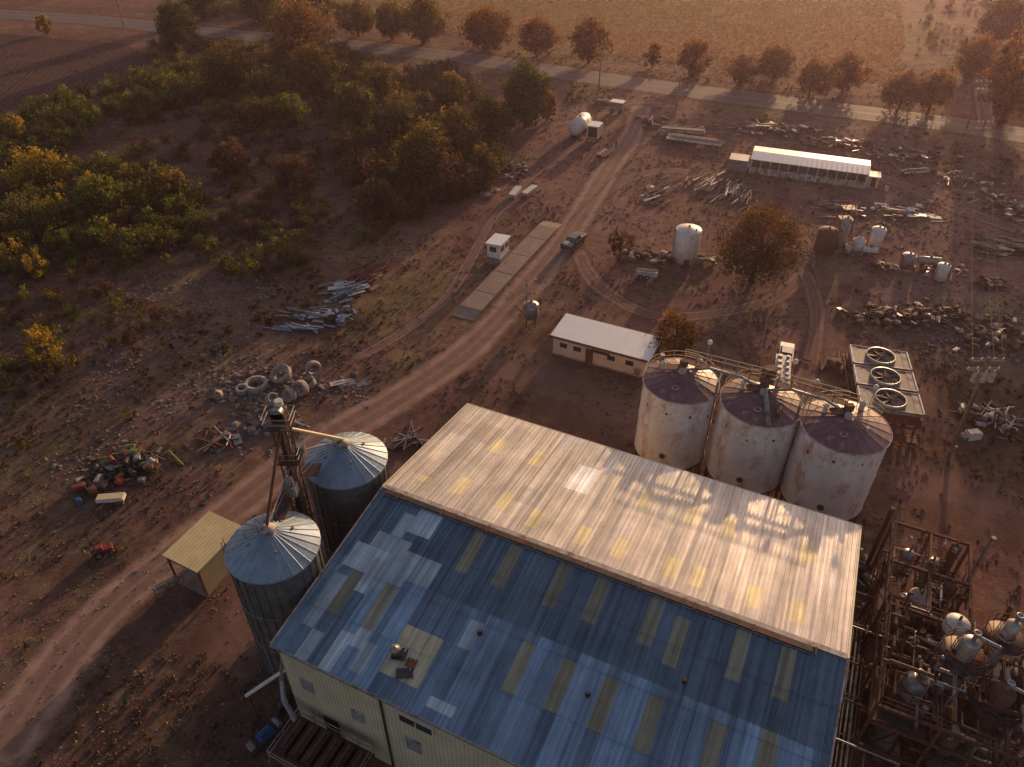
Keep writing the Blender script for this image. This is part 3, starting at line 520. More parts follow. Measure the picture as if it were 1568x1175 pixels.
for sy in(-1,1): t.box((0,sy*(LY+.32),EH+.0),(2*LX+.5,.12,.16),galv if sy<0 else cream)
for sx in(-1,1):
    for sy in(-1,1): t.box((sx*(LX+.22),sy*(LY/2+.1),RH-K*(LY/2+.1)+.07),(.12,LY/math.cos(math.atan(K))+.25,.26),dullwhite if sy<0 else cream,rx=-sy*math.atan(K))
t.box((0,.1,RH+.15),(2*LX+.3,.4,.04),dullwhite,rx=-.06); t.box((-.8,-.36,RH+.1),(2*LX-2.2,.42,.26),darkst); t.box((-.8,-.64,RH+.10),(2*LX-2.2,.08,.06),galv)
for i in range(9): t.box((-LX+1.5+i*3.9,-.42,RH+.26),(.1,.6,.1),rust)
for x in (-8.9,2,11): t.cyl((x,-LY-.12,EH),(x,-LY-.12,.2),.08,darkst,n=8)
t.build('trim',bld)
d=MB()
for x,z,ww,hh in [(-15.3,6.2,.9,1.2),(-11.2,5.4,.8,1.0),(-6.8,5.2,1.0,1.3),(-2.6,4.2,1,1.2),(3,6,1.2,1)]:
    d.box((x,-LY-.07,z),(ww+.16,.09,hh+.16),dullwhite); d.box((x,-LY-.13,z),(ww,.04,hh),galv)
    for k in range(5): d.box((x,-LY-.17,z-hh/2+hh*(k+.5)/5),(ww,.06,.04),galv,rx=.5)
d.box((-6.3,-LY-.08,8.4),(2.6,.1,.9),white); d.box((-6.3,-LY-.14,8.4),(2.4,.04,.7),glass); d.box((-6.3,-LY-.17,8.4),(.06,.04,.7),white)
d.box((-14,-LY-.07,1.6),(1.2,.1,2.3),darkst); d.build('windows_and_doors',bld)
v=MB()
x,y=loc_of(612,1004); v.box((x,y,roofz(y)+.17),(1.0,.9,.05),black,rz=.3); v.cyl((x-.2,y-.1,roofz(y)),(x-.2,y-.1,roofz(y)+.7),.22,rust,n=14); v.lathe((x-.2,y-.1,roofz(y)+.7),[(.34,0),(.34,.08),(.05,.26)],galv,14)
x,y=loc_of(620,1034); v.box((x,y,roofz(y)+.18),(1.1,.7,.06),black,rz=.5)
x,y=loc_of(630,1018); v.box((x,y,roofz(y)+.17),(.7,.6,.05),darkst,rz=.1)
for px,py in [(900,1066),(1048,1046),(735,972)]:
    x,y=loc_of(px,py); v.cyl((x,y,roofz(y)),(x,y,roofz(y)+.35),.1,darkst,n=10); v.torus((x,y,roofz(y)+.15),.16,.05,darkst,12,6)
v.build('roof_vents',bld)
# ---------------------------------------------------------------- silos
def silo(px,py,h,r):
    c=S(px,py,h); c.z=0; e=empty('grain_silo',c); mb=MB()
    pr=[]; z=0
    while z<h-.3: pr+= [(r,z),(r+.02,z+.1),(r,z+.2)]; z+=.34
    mb.lathe((0,0,0),pr+[(r,h)],silow,56)
    for i in range(28): a=6.283*i/28; mb.box((math.cos(a)*(r+.05),math.sin(a)*(r+.05),h/2),(.06,.1,h-.1),silow,rz=a)
    for z in (h*.33,h*.66): mb.torus((0,0,z),r+.05,.04,galv,48,5)
    mb.build('wall',e)
    m2=MB(); m2.lathe((0,0,h),[(r+.16,-.12),(r+.16,0),(r*.12,r*.50)],siloroof,28,smooth=False)
    for i in range(28):
        a=6.283*i/28; ca_,sa_=math.cos(a),math.sin(a); m2.cyl((ca_*(r+.14),sa_*(r+.14),h+.01),(ca_*r*.13,sa_*r*.13,h+r*.50),.035,siloroof,n=5)
    m2.cyl((0,0,h+r*.47),(0,0,h+r*.47+.3),.45,galv,n=18); m2.lathe((0,0,h+r*.47+.3),[(.55,0),(.55,.05),(.06,.25)],dullwhite,18)
    for k in range(4): 
        a=k*1.571+.5; m2.cyl((math.cos(a)*1.6,math.sin(a)*1.6,h+.6),(math.cos(a)*1.6,math.sin(a)*1.6,h+1.1),.11,galv,n=8)
    m2.rail([(-r*.55,-.1,h+r*.25),(-.7,-.1,h+r*.42),(.4,-.6,h+r*.45)],galv,.8); m2.build('conical_roof',e)
    m3=MB()
    for k in range(int(h/.35)): m3.box((-(r+.35),0,.4+k*.35),(.04,.4,.03),galv)
    for s in (-.2,.2): m3.box((-(r+.35),s,h/2+.3),(.05,.05,h+.6),galv)
    m3.build('ladder',e); return c
s1=silo(418,836,12.7,3.2); s2=silo(530,704,12.7,3.2)
lg=MB(); bx,by=-16.7,40.6; th=19.5
for sx in(-.5,.5):
    for sy in(-.5,.5): lg.cyl((sx,sy,0),(sx,sy,th),.07,rust,n=6)
for k in range(13):
    z=k*1.5
    for a,b in (((-.5,-.5),(.5,-.5)),((.5,-.5),(.5,.5)),((.5,.5),(-.5,.5)),((-.5,.5),(-.5,-.5))): lg.cyl((a[0],a[1],z),(b[0],b[1],z+1.5),.035,rust,n=5); lg.cyl((a[0],a[1],z+1.5),(b[0],b[1],z+1.5),.035,rust,n=5)
lg.box((-.12,0,th/2),(.28,.35,th),darkst); lg.box((.25,0,th/2),(.25,.3,th),galv)
lg.box((0,0,th),(2.0,1.7,.08),darkst); lg.rail([(-1,-.85,th),(1,-.85,th),(1,.85,th),(-1,.85,th),(-1,-.85,th)],galv); lg.box((0,0,th+.6),(1.0,.5,.9),darkst); lg.cyl((0,-.25,th+1.0),(0,.25,th+1.0),.45,galv,n=16); lg.cyl((.1,.45,th+1.4),(.1,.45,th+1.8),.3,white,n=12)
a1=Vector((s1.x-bx,s1.y-by,14.9)); a2=Vector((s2.x-bx,s2.y-by,14.9))
lg.cyl((0,0,th-.3),a2,.13,yellowm,n=10); lg.cyl((0,0,th-.3),a1,.13,rust,n=10); lg.cyl((0,0,th-3),Vector((a2.x,a2.y,14.8)),.06,galv,n=6); lg.cyl((0,0,th-4.2),a1+Vector((0,0,-.1)),.06,galv,n=6)
cw=[(0,-.8,13.9),(a1.x*.45,a1.y*.45,13.9),(a1.x*.72,a1.y*.72,14.0)]
lg.rail(cw,galv); lg.rail([(.7,0,13.9),(a2.x*.5,a2.y*.5+.3,13.9)],galv); lg.box((a1.x*.4,a1.y*.4,13.85),(.9,3.8,.06),darkst); lg.box((a2.x*.3,a2.y*.3,13.85),(1.6,1.4,.06),darkst)
lg.box((.3,-1.6,14.4),(.8,.8,.9),galv); lg.cyl((.3,-1.6,14.9),(.3,-1.6,15.6),.26,galv,n=12); lg.box((-.6,.9,12),(.9,.7,.8),rust); lg.box((.8,.7,16.4),(.6,.6,.6),galv)
lg.rail([(-.9,-.7,16),(.9,-.7,16),(.9,.7,16)],galv); lg.box((0,0,15.96),(1.8,1.4,.05),darkst)
lg.build('grain_elevator_leg',loc=(bx,by,0))
cs=empty('canopy_shed',S(312,830,3.6)-Vector((0,0,3.6)),PH); mb=MB()
mb.box((0,0,3.7),(3.9,5.6,.08),yellowm,ry=.06)
for i in range(12): mb.box((-1.9+i*.345,0,3.76-(-1.9+i*.345)*.06),(.05,5.6,.04),yellowm)
mb.build('roof',cs); mb=MB()
for x in(-1.7,1.7):
    for y in(-2.6,2.6): mb.box((x,y,1.8),(.15,.15,3.6),rust)
mb.box((1.6,0,1.75),(.06,5.2,3.5),yellowm); mb.box((-.0,-2.6,3.3),(3.4,.1,.3),rust); mb.box((0,2.6,1.8),(3.3,.06,3.5),woodm); mb.box((0,0,.06),(3.6,5.4,.12),concrete); mb.build('frame',cs)
mb=MB(); mb.rail([(-2.2,-1.6,0),(1.6,1.4,0)],galv,1.2,r=.05); mb.rail([(-2.2,-1.6,0),(-1.5,-2.2,0)],galv,1.2,r=.05); mb.box((-.3,-.1,.75),(4.6,.04,.5),dullwhite,rz=.668); mb.build('panel_fence',loc=S(288,890))
# ---------------------------------------------------------------- three elevated tanks
def btank(bpx,bpy_,r,idx):
    c=S(bpx,bpy_,3.0); c.z=0; e=empty('elevated_storage_tank',c); h0,h1=3.0,11.4
    m=MB(); m.lathe((0,0,0),[(r,h0),(r,h1)],tankw,56)
    for z in (h0+.05,h0+2.1,h0+4.2,h0+6.3,h1-.05): m.torus((0,0,z),r+.005,.03,tankw,56,6)
    for k in range(10): a=k*.63+R.uniform(0,.2); m.box((math.cos(a)*(r+.01),math.sin(a)*(r+.01),h0+1.05+2.1*(k%4)),(.03,.05,2.0),tankw,rz=a)
    for a,z in ((-2.0,4.6),): 
        p=Vector((math.cos(a)*r,math.sin(a)*r,z)); d_=Vector((math.cos(a),math.sin(a),0)); m.cyl(p,p+d_*.12,.3,rust,n=14)
    for k in range(12): 
        a=-2.7+k*.21; z=h1-.9-1.6*R.random(); m.box((math.cos(a)*(r+.012),math.sin(a)*(r+.012),z),(.02,R.uniform(.10,.3),R.uniform(.15,.4)),rust if k%3==0 else beige,rz=a)
    m.build('shell',e)
    m=MB(); m.lathe((0,0,h1),[(r+.1,-.06),(r+.1,.02),(.5,.95),(.01,.95)],tankroof,20,smooth=False)
    for i in range(20): a=6.283*i/20; m.cyl((math.cos(a)*(r+.05),math.sin(a)*(r+.05),h1+.03),(math.cos(a)*.5,math.sin(a)*.5,h1+.96),.03,tankroof,n=5)
    m.torus((0,0,h1+.0),r+.09,.06,dullwhite,56,6)
    m.cyl((0,0,h1+.9),(0,0,h1+1.3),.35,dullwhite,n=14); m.cyl((1.2,-1.3,h1+.5),(1.2,-1.3,h1+.95),.2,dullwhite,n=12); m.lathe((1.9,1.7,h1+.3),[(.25,0),(.25,.8),(.34,.85),(.05,1.1)],white,12); m.lathe((-1.6,1.2,h1+.5),[(.18,0),(.18,.7),(.28,.75),(.05,.95)],white,12); m.torus((-.9,-1.8,h1+.55),.3,.06,dullwhite,14,6)
    m.box((-.5,.6,h1+1.15),(1.8,.9,.08),rust); m.box((.2,.7,h1+1.5),(.7,.5,.6),rust)
    pts=[(math.cos(a)*(r-.1),math.sin(a)*(r-.1),h1+.05) for a in np.linspace(.3,2.9,9)]; m.rail(pts,yellowm,1.0); m.build('roof',e)
    m=MB(); m.lathe((0,0,0),[(r-.05,h0),(.35,h0-1.7),(.35,h0-2.2)],tankw,32)
    for i in range(12):
        a=6.283*i/12; p=Vector((math.cos(a)*(r-.1),math.sin(a)*(r-.1),0)); m.cyl(p,p+Vector((0,0,h0)),.1,rust,n=8); a2_=a+.5236; p2=Vector((math.cos(a2_)*(r-.1),math.sin(a2_)*(r-.1),h0-.3)); m.cyl(p+Vector((0,0,.3)),p2,.04,rust,n=5)
    m.torus((0,0,h0-.12),r-.05,.13,rust,48,6); m.build('leg_frame',e); return c
t1=btank(1025,683,3.5,0); t2=btank(1139,716,3.62,1); t3=btank(1257,754,3.75,2)
m=MB(); off=Vector((.3,1.4,0)); P_=[t1+off,t2+off,t3+off]
for a,b in zip(P_,P_[1:]):
    d_=(b-a).normalized(); nrm=Vector((-d_.y,d_.x,0)); mid=(a+b)/2; L=(b-a).length; an=math.atan2(d_.y,d_.x)
    m.box(mid+Vector((0,0,12.75)),(L,.8,.07),rust,rz=an)
    for s in(-.4,.4): m.rail([a+nrm*s+Vector((0,0,12.8)),b+nrm*s+Vector((0,0,12.8))],rust if s<0 else yellowm,1.0)
    m.pipe([a+Vector((0,-.8,12.2)),a.lerp(b,.3)+Vector((0,-.8,13.1)),a.lerp(b,.7)+Vector((0,-.8,13.0)),b+Vector((0,-.8,12.2))],.14,galv)
    q=a.lerp(b,.5); m.cyl(q+nrm*-2+Vector((0,0,12.6)),q+nrm*-2+Vector((0,0,2)),.12,galv,n=8); m.cyl(q+Vector((0,0,12.7)),q+nrm*-2+Vector((0,0,12.6)),.12,galv,n=8)
m.cyl(t1+Vector((-1.5,2.4,11.8)),t1+Vector((-1.5,2.4,12.7)),.22,galv,n=12); m.box(t2+Vector((1.0,2.2,13.1)),(1.0,.8,1.0),rust,rz=.3); m.cyl(t2+Vector((-.4,-3.7,11.7)),t2+Vector((-.1,-.5,13.0)),.2,galv,n=8); m.box(t2+Vector((.8,-2.2,12.2)),(.35,1.6,.5),darkst,rz=-.4)
for p in (t1+Vector((3,3,0)),t2+Vector((3.5,3,0)),t3+Vector((-2,3.3,0)),t3+Vector((3,2.5,0))): m.cyl(p+Vector((0,0,11.0)),p+Vector((0,0,13.6)),.04,galv,n=6); m.sphere(p+Vector((0,0,13.7)),.26,white,n=10)
m.build('tank_catwalk')
# ---------------------------------------------------------------- office, long shed, scale house
def louvre_window(mb,x,y,z,w_,h_,axis='x'):
    s=(w_+.14,.08,h_+.14) if axis=='x' else (.08,w_+.14,h_+.14); g=(w_,.1,h_) if axis=='x' else (.1,w_,h_)
    mb.box((x,y,z),s,white); mb.box((x,y,z),g,glass)
of=empty('office_building',S(928,516,3.0)-Vector((0,0,3.0)),PH); m=MB(); m.box((0,0,1.4),(12,4.6,2.8),beige)
m.box((0,0,.12),(12.06,4.66,.24),concrete); m.build('walls',of)
m=MB(); m.box((0,0,2.92),(12.7,5.3,.16),roofwhite,rx=.03); m.box((0,-2.7,2.88),(12.8,.08,.3),rust); m.box((-6.4,0,2.88),(.08,5.4,.3),rust); m.box((6.4,0,2.88),(.08,5.4,.3),rust); m.box((0,2.7,2.95),(12.8,.08,.25),rust)
m.build('roof',of)
m=MB(); m.box((-1.2,-2.34,1.2),(.95,.08,2.1),rust); m.box((.2,-2.42,2.3),(2.4,.8,.06),rust)
for x in (-4.6,-2.8,1.6,3.9): louvre_window(m,x,-2.32,1.75,1.0,.7)
louvre_window(m,-6.02,.2,1.7,1,.7,'y'); m.box((5,-2.55,1.0),(.7,.45,.7),galv); m.build('windows_and_door',of)
ls=empty('long_storage_shed',S(1240,250,2.8)-Vector((0,0,2.8)),rad(-21)); m=MB(); L=20.5; m.box((0,-.0,2.85),(L,3.4,.08),roofwhite,rx=.12)
m.box((0,3.25,2.9),(L,3.3,.08),roofwhite,rx=-.05)
for i in range(24): m.box((-L/2+.4+i*.86,0,2.92),(.05,3.4,.03),roofwhite,rx=.12)
m.build('roof',ls); m=MB(); m.box((0,4.6,1.4),(L-.4,.1,2.7),dullwhite); m.box((0,-1.5,.6),(L-.3,.08,1.2),dullwhite); m.box((0,1.5,1.2),(L-.6,.08,2.4),rubblem)
for i in range(13): m.box((-L/2+.3+i*(L-.6)/12,-1.55,1.3),(.12,.12,2.6),white)
for sx in(-1,1): m.box((sx*(L/2-.15),1.5,1.35),(.1,6,2.65),white)
m.box((-L/2-2,-.5,1.1),(3.2,2.6,2.2),galv); m.box((-L/2-2,-.5,2.28),(3.5,2.9,.1),galv,rx=.05); m.box((L/2+1,.6,1.0),(1.8,2.4,2.0),beige); m.box((L/2+1,.6,2.06),(2,2.7,.1),white); m.box((L/2+1,-.64,1),(.8,.06,1.6),darkst); m.build('walls',ls)
DA=rad(65)
dk=MB(); dk.box((0,0,.22),(27,3.3,.36),concrete)
for i in range(4): dk.box((-9+i*6,0,.41),(.06,3.2,.02),darkst)
for s in(-1,1): dk.box((0,s*1.68,.42),(27,.06,.10),rust)
dk.box((14.6,0,.12),(2.4,3.3,.2),concrete,ry=.12); dk.box((-14.6,0,.12),(2.4,3.3,.2),concrete,ry=-.12)
dk.build('truck_scale',loc=S(785,408),rz=DA)
sh=empty('scale_house',S(763,398),DA); m=MB(); m.box((0,0,.5),(3.4,2.4,1.0),concrete); m.box((0,0,2.1),(3.0,2.1,2.2),white); m.build('walls',sh)
m=MB(); m.box((0,0,3.3),(3.5,2.6,.14),roofwhite,rx=-.05); m.box((0,0,3.2),(3.3,2.4,.1),rust); m.build('roof',sh)
m=MB()
for s in(-1,1): louvre_window(m,s*.75,-1.06,2.4,1.0,.8); louvre_window(m,s*.75,1.06,2.4,1.0,.8)
louvre_window(m,-1.51,0.1,2.4,1.1,.8,'y'); m.box((1.53,0,2.0),(.06,.9,2.0),darkst); m.box((2.2,0,.5),(1.2,1.1,1.0),woodm); m.rail([(1.7,-.5,1),(2.8,-.5,1)],woodm,.9); m.build('windows_and_door',sh)
# ---------------------------------------------------------------- smaller tanks
def vtank(name,px,py,r,h,mat,cone=.25,legs=0,hole=False):
    m=MB(); z0=legs; m.lathe((0,0,z0),[(.01,0),(r,0),(r,h),(r*.95,h+.05),(.12,h+.05+r*cone),(.01,h+.05+r*cone)],mat,32)
    for k in range(1,4): m.torus((0,0,z0+h*k/4),r,.02,mat,32,5)
    m.torus((0,0,z0+h),r,.04,mat,32,5); m.cyl((0,0,z0+h),(0,0,z0+h+r*cone+.3),.15,rust,n=10); m.cyl((r*.5,-r*.4,z0+h),(r*.5,-r*.4,z0+h+.4),.12,rust,n=8)
    if hole: m.box((-.1,-r+.0,z0+.5),(.8,.12,.9),darkst); m.box((.6,-r*.9,z0+h-.4),(.4,.1,.3),darkst,rz=.4)
    if legs:
        for i in range(4): a=.78+i*1.571; m.cyl((math.cos(a)*r*.85,math.sin(a)*r*.85,0),(math.cos(a)*r*.85,math.sin(a)*r*.85,z0+.2),.07,rust,n=6)
    for k in range(int(h/.4)): m.box((-r-.15,0,z0+.4*k+.3),(.03,.4,.03),rust)
    for s in(-.2,.2): m.box((-r-.15,s,z0+h/2),(.04,.04,h),rust)
    return m.build(name,loc=S(px,py))
vtank('white_storage_tank',1048,398,1.85,5.0,smalltank,.18,0,True); vtank('small_tank_on_stand',813,498,.95,1.9,galv,.35,1.3)
vtank('rusty_storage_tank',1261,384,1.5,3.4,rust,.2); vtank('vertical_tank',1285,380,.75,4.2,dullwhite,.5,.4); vtank('vertical_tank',1336,384,1.0,3.0,smalltank,.3,.6); vtank('small_vertical_tank',1311,386,.9,1.4,smalltank,.9,.5)
vtank('vertical_tank',1386,412,.95,1.9,galv,.3,.3); vtank('white_tank_on_stand',1437,430,.85,2.3,white,.2,.2); vtank('small_white_tank',1297,386,.5,.9,white,.4,.1); vtank('small_white_tank',1356,293,.35,.9,white,.5)
m=MB()
for x in(-1.2,1.2):
    for y in(-1,1): m.cyl((x,y,0),(x*.5,y*.5,5.2),.06,rust,n=6)
for z in (2,3.8): m.rail([(-1,-.8,z),(1,-.8,z),(1,.8,z),(-1,.8,z),(-1,-.8,z)],rust,.9); m.box((0,0,z),(2,1.7,.06),darkst)
m.build('steel_access_frame',loc=S(1290,352))
def htank(name,px,py,r,L,mat,rz):
    m=MB(); m.lathe((0,0,r+.5),[(.01,-L/2-r*.35),(r*.6,-L/2-r*.25),(r,-L/2),(r,L/2),(r*.6,L/2+r*.25),(.01,L/2+r*.35)],mat,24,'X')
    for x in(-L*.3,L*.3): m.box((x,0,.35),(.3,r*1.5,.7),rust)
    m.cyl((0,0,2*r+.4),(0,0,2*r+.8),.2,rust,n=10); m.torus((L*.2,0,r+.5),r,.04,mat,24,5,Matrix.Rotation(1.5708,3,'Y')); return m.build(name,loc=S(px,py),rz=rz)
htank('horizontal_tank',887,205,1.5,6.0,smalltank,rad(66)); htank('horizontal_tank',1420,410,.6,3.0,galv,rad(-10)); htank('small_propane_tank',1330,392,.45,2,white,rad(-10))
# ---------------------------------------------------------------- vehicles
def wheel(m,x,y,r=.38,w=.26): m.cyl((x,y-w/2,r),(x,y+w/2,r),r,rubber,n=18); m.cyl((x,y-w/2-.01,r),(x,y+w/2+.01,r),r*.55,galv,n=12)
def extr(m,prof,y0,y1,mat):
    n=len(prof); vs=[(x,y0,z) for x,z in prof]+[(x,y1,z) for x,z in prof]; m.add(vs,[tuple(range(n)),tuple(range(2*n-1,n-1,-1))]+[(i,n+i,n+(i+1)%n,(i+1)%n) for i in range(n)],mat)
def pickup(px,py,rz,body):
    e=empty('pickup_truck',S(px,py),rz); m=MB()
    extr(m,[(-2.75,.45),(2.7,.45),(2.78,.62),(2.76,.98),(2.6,1.1),(1.25,1.18),(-2.72,1.12),(-2.78,.9)],-.95,.95,body)
    m.build('body',e,bevel=.05); m=MB(); 
    vs=[(1.2,-.86,1.16),(1.2,.86,1.16),(.5,.7,1.78),(.5,-.7,1.78),(-.85,-.7,1.8),(-.85,.7,1.8),(-1.15,.86,1.14),(-1.15,-.86,1.14)]
    m.add(vs,[(0,1,2,3),(4,5,6,7),(0,3,4,7),(1,6,5,2)],glass); m.box((-.18,0,1.82),(1.5,1.46,.06),body); 
    for y in(-.78,.78): m.box((-.15,y,1.48),(.09,.12,.62),body); 
    for y in(-.8,.8): m.cyl((1.18,y,1.16),(.52,y*.9,1.8),.045,body,n=6); m.cyl((-1.15,y,1.14),(-.85,y*.9,1.8),.06,body,n=6)
    m.build('cab',e); m=MB(); m.box((-1.98,0,1.15),(1.5,1.6,.02),dullwhite); m.box((-2.1,.2,1.35),(.9,.8,.35),white); 
    for y in(-.88,.88): m.box((-1.95,y,1.22),(1.6,.1,.18),body)
    m.box((-2.74,0,1.2),(.08,1.8,.16),body); m.box((-1.2,0,1.2),(.06,1.7,.14),body); m.box((2.82,0,.6),(.14,1.85,.22),chrome); m.box((-2.85,0,.58),(.14,1.8,.2),chrome); m.box((2.79,0,.86),(.06,1.1,.26),chrome)
    for y in(-.78,.78): m.box((2.77,y,.9),(.08,.3,.2),white); m.box((-2.79,y,.95),(.06,.16,.3),lampr)
    for y in(-1.05,1.05): m.box((.9,y,1.25),(.12,.18,.16),body)
    m.box((2.0,0,1.15),(.9,1.3,.03),body)
    for x in(-1.75,1.75):
        for y in(-.85,.85): wheel(m,x,y)
    m.build('fittings',e)
pickup(878,377,rad(60),black)
def trailer(name,px,py,rz,L,W_,mat,load=0):
    m=MB(); m.box((0,0,.75),(L,W_,.1),mat); 
    for s in(-1,1): m.box((0,s*(W_/2-.08),.62),(L,.1,.2),mat)
    m.box((L/2+.7,0,.6),(1.4,.12,.12),darkst)
    for x in(-L*.28,-L*.28+.9):
        for y in(-W_/2+.1,W_/2-.1): wheel(m,x,y,.36,.22)
    m.box((L*.42,0,.35),(.12,.12,.6),darkst)
    for i in range(load): 
        y=R.uniform(-W_/2+.2,W_/2-.2); z=.9+.12*(i%3); m.box((R.uniform(-.4,.4),y,z),(L*R.uniform(.8,1.05),.16,.14),R.choice([white,galv,woodm]))
    return m.build(name,loc=S(px,py),rz=rz)
trailer('flatbed_trailer',1063,220,rad(-22),11,2.6,white,14); trailer('flatbed_trailer',1045,205,rad(-12),9,2.4,dullwhite,10); trailer('utility_trailer',925,240,rad(60),3.6,2.0,woodm,2); trailer('utility_trailer',990,425,rad(-12),3.0,1.7,dullwhite,5)
trailer('long_trailer',1400,268,rad(10),5,1.2,white,5)
def boxtruck(name,px,py,rz,L,W_,h,mat):
    m=MB(); m.box((0,0,.7+h/2),(L,W_,h),mat); m.box((0,0,.72+h),(L+.06,W_+.06,.06),roofwhite); m.box((0,0,.6),(L,W_*.6,.2),darkst)
    for k in range(int(L/.6)): 
        for s in(-1,1): m.box((-L/2+.3+k*.6,s*(W_/2+.01),.7+h/2),(.05,.04,h-.1),galv)
    m.box((-L/2-.03,0,.7+h/2),(.04,W_*.8,h*.85),darkst)
    for x in(-L*.3,L*.3):
        for y in(-W_/2+.1,W_/2-.1): wheel(m,x,y)
    m.box((L/2+.6,0,.6),(1.2,.12,.12),darkst); return m.build(name,loc=S(px,py),rz=rz)
boxtruck('cargo_trailer',910,214,rad(66),3,2.4,2.4,white); boxtruck('cargo_trailer',945,172,rad(-25),3,2.2,1.6,galv)
def oldcar(px,py,rz,mat):
    m=MB(); extr(m,[(-2.2,.35),(2.2,.35),(2.25,.7),(2.1,.85),(1.0,.95),(-1.9,.95),(-2.2,.8)],-.85,.85,mat)
    vs=[(.95,-.75,.93),(.95,.75,.93),(.3,.6,1.4),(.3,-.6,1.4),(-1.0,-.6,1.4),(-1.0,.6,1.4),(-1.7,.75,.93),(-1.7,-.75,.93)]; m.add(vs,[(0,1,2,3),(4,5,6,7),(0,3,4,7),(1,6,5,2)],glass); m.box((-.35,0,1.42),(1.4,1.25,.05),mat)
    for x in(-1.35,1.35):
        for y in(-.78,.78): wheel(m,x,y,.31,.2)
    m.box((2.27,0,.5),(.1,1.6,.15),galv); m.box((-2.25,0,.5),(.1,1.6,.15),galv); m.build('old_car',loc=S(px,py),rz=rz,bevel=.04)
def trough(px,py,rz):
    m=MB(); extr(m,[(-1.6,.2),(1.6,.2),(1.9,.9),(-1.9,.9)],-.5,.5,dullwhite); m.box((0,0,.93),(3.9,1.15,.08),white); m.box((0,0,.1),(2.6,.8,.2),rust); m.build('metal_trough',loc=S(px,py),rz=rz)
trough(789,300,rad(70)); trough(811,298,rad(60)); oldcar(1202,548,rad(70),white)
m=MB()
for i in range(5): 
    m.box((0,i*1.2,.9),(1.7,1.0,1.3),dullwhite); m.box((0,i*1.2,1.58),(1.8,1.08,.06),white); m.box((-.4,i*1.2,1.75),(.5,.5,.3),galv); m.cyl((.5,i*1.2,1.6),(.5,i*1.2,1.95),.2,galv,n=12)
m.box((0,2.4,.15),(2.0,6.2,.2),rust); m.build('equipment_skid',loc=S(1193,600),rz=rad(-18))
m=MB(); m.box((0,0,.45),(2.6,.9,.35),white,ry=.03); m.box((0,0,.68),(2.5,.8,.1),yellowm); m.torus((-.8,.7,.2),.4,.12,rubber,14,6); m.box((.9,-.5,.2),(.8,.4,.3),rust); m.build('boat_hull',loc=S(172,768),rz=.12)
m=MB(); m.box((0,0,.6),(1.5,.7,.4),redm); m.box((-.3,0,.95),(.5,.5,.35),redm); m.cyl((.5,0,.8),(.5,0,1.3),.05,darkst,n=6); m.box((-.9,0,.9),(.1,.6,.5),darkst)
for x in(-.5,.5):
    for y in(-.45,.45): wheel(m,x,y,.3 if x>0 else .4,.18)
m.build('garden_tractor',loc=S(162,848),rz=.5)
m=MB(); m.box((0,0,.5),(1.5,1.0,.8),white); m.box((0,0,.95),(1.3,.8,.12),galv); m.cyl((-1,-.4,.3),(-1,.5,.3),.3,galv,n=12); m.box((.9,.2,.4),(.5,.6,.6),rust); m.build('white_generator',loc=S(1487,672),rz=.2)
m=MB(); m.cyl((0,0,0),(0,0,.9),.25,bluem,n=12); m.torus((0,0,.3),.25,.02,bluem,14,5); m.torus((0,0,.6),.25,.02,bluem,14,5); m.build('steel_drum',loc=S(124,774)); 
# ---------------------------------------------------------------- fan cooler
fc_=empty('fan_cooler_unit',S(1355,580,4.2)-Vector((0,0,4.2)),rad(-14))
topgrey=M('cooler_top',(.27,.22,.21),(.15,.115,.11),.6,scale=1.5,dirt=(.16,.08,.05),dthr=.54)
for k,yy in enumerate((4.0,0,-4.0)):
    m=MB(); W2=6.3; D2=3.4
    m.box((0,0,4.0),(W2-1.6,D2,.5),topgrey)
    for s in(-1,1): m.box((s*(W2/2-.45),0,4.02),(.7,D2-.1,.5),dullwhite); m.box((s*(W2/2-.05),0,4.1),(.12,D2,.5),white)
    m.box((0,D2/2+.05,4.1),(W2,.1,.45),dullwhite); m.box((0,-D2/2-.05,4.1),(W2,.1,.45),galv)
    m.lathe((0,0,4.25),[(1.5,0),(1.45,.32),(1.6,.34),(1.62,0)],galv,36)
    m.cyl((0,0,4.2),(0,0,4.275),1.46,black,n=32)
    for b in range(6): a=b*1.047+k*.4; m.box((math.cos(a)*.75,math.sin(a)*.75,4.42),(1.25,.34,.03),topgrey,rz=a,rx=.35)
    m.cyl((0,0,4.28),(0,0,4.55),.26,darkst,n=12)
    for rr in (.5,.9,1.25): m.torus((0,0,4.6),rr,.015,rust,24,4)
    for a in range(6): m.cyl((0,0,4.6),(math.cos(a*1.05)*1.5,math.sin(a*1.05)*1.5,4.58),.02,rust,n=4)
    for x in(-2.9,2.9):
        for y in(-1.5,1.5): m.box((x,y,1.85),(.2,.2,3.7),rust); 
    for y in(-1.5,1.5): m.cyl((-2.9,y,.3),(2.9,y,3.5),.06,rust,n=5); m.box((0,y,2.0),(5.8,.14,.2),rust)
    m.box((0,0,3.1),(5.9,3.1,1.2),rust if k==2 else topgrey)
    for i in range(9): m.box((-2.8+i*.7,-1.58,3.1),(.06,.06,1.2),rust)
    for s in(-1,1): m.box((s*3.2,0,2.6),(.3,2.8,1.2),rust)
    m.build('fan_bay',fc_,loc=(0,yy,0))
m=MB(); m.rail([(-1,-6.6,1.2),(3.2,-6.6,1.2)],rust); m.box((1,-6.3,1.2),(4.4,1.2,.08),rust); m.box((1,-6.8,.6),(4.2,.1,.14),rust); m.cyl((-1,-6.6,0),(-1,-6.6,1.2),.08,rust,n=6); m.cyl((3.2,-6.6,0),(3.2,-6.6,1.2),.08,rust,n=6); m.pipe([(-3.6,5,3),(-3.6,-5.5,3),(-3.6,-5.5,.3)],.16,rust); m.build('access_platform',fc_)
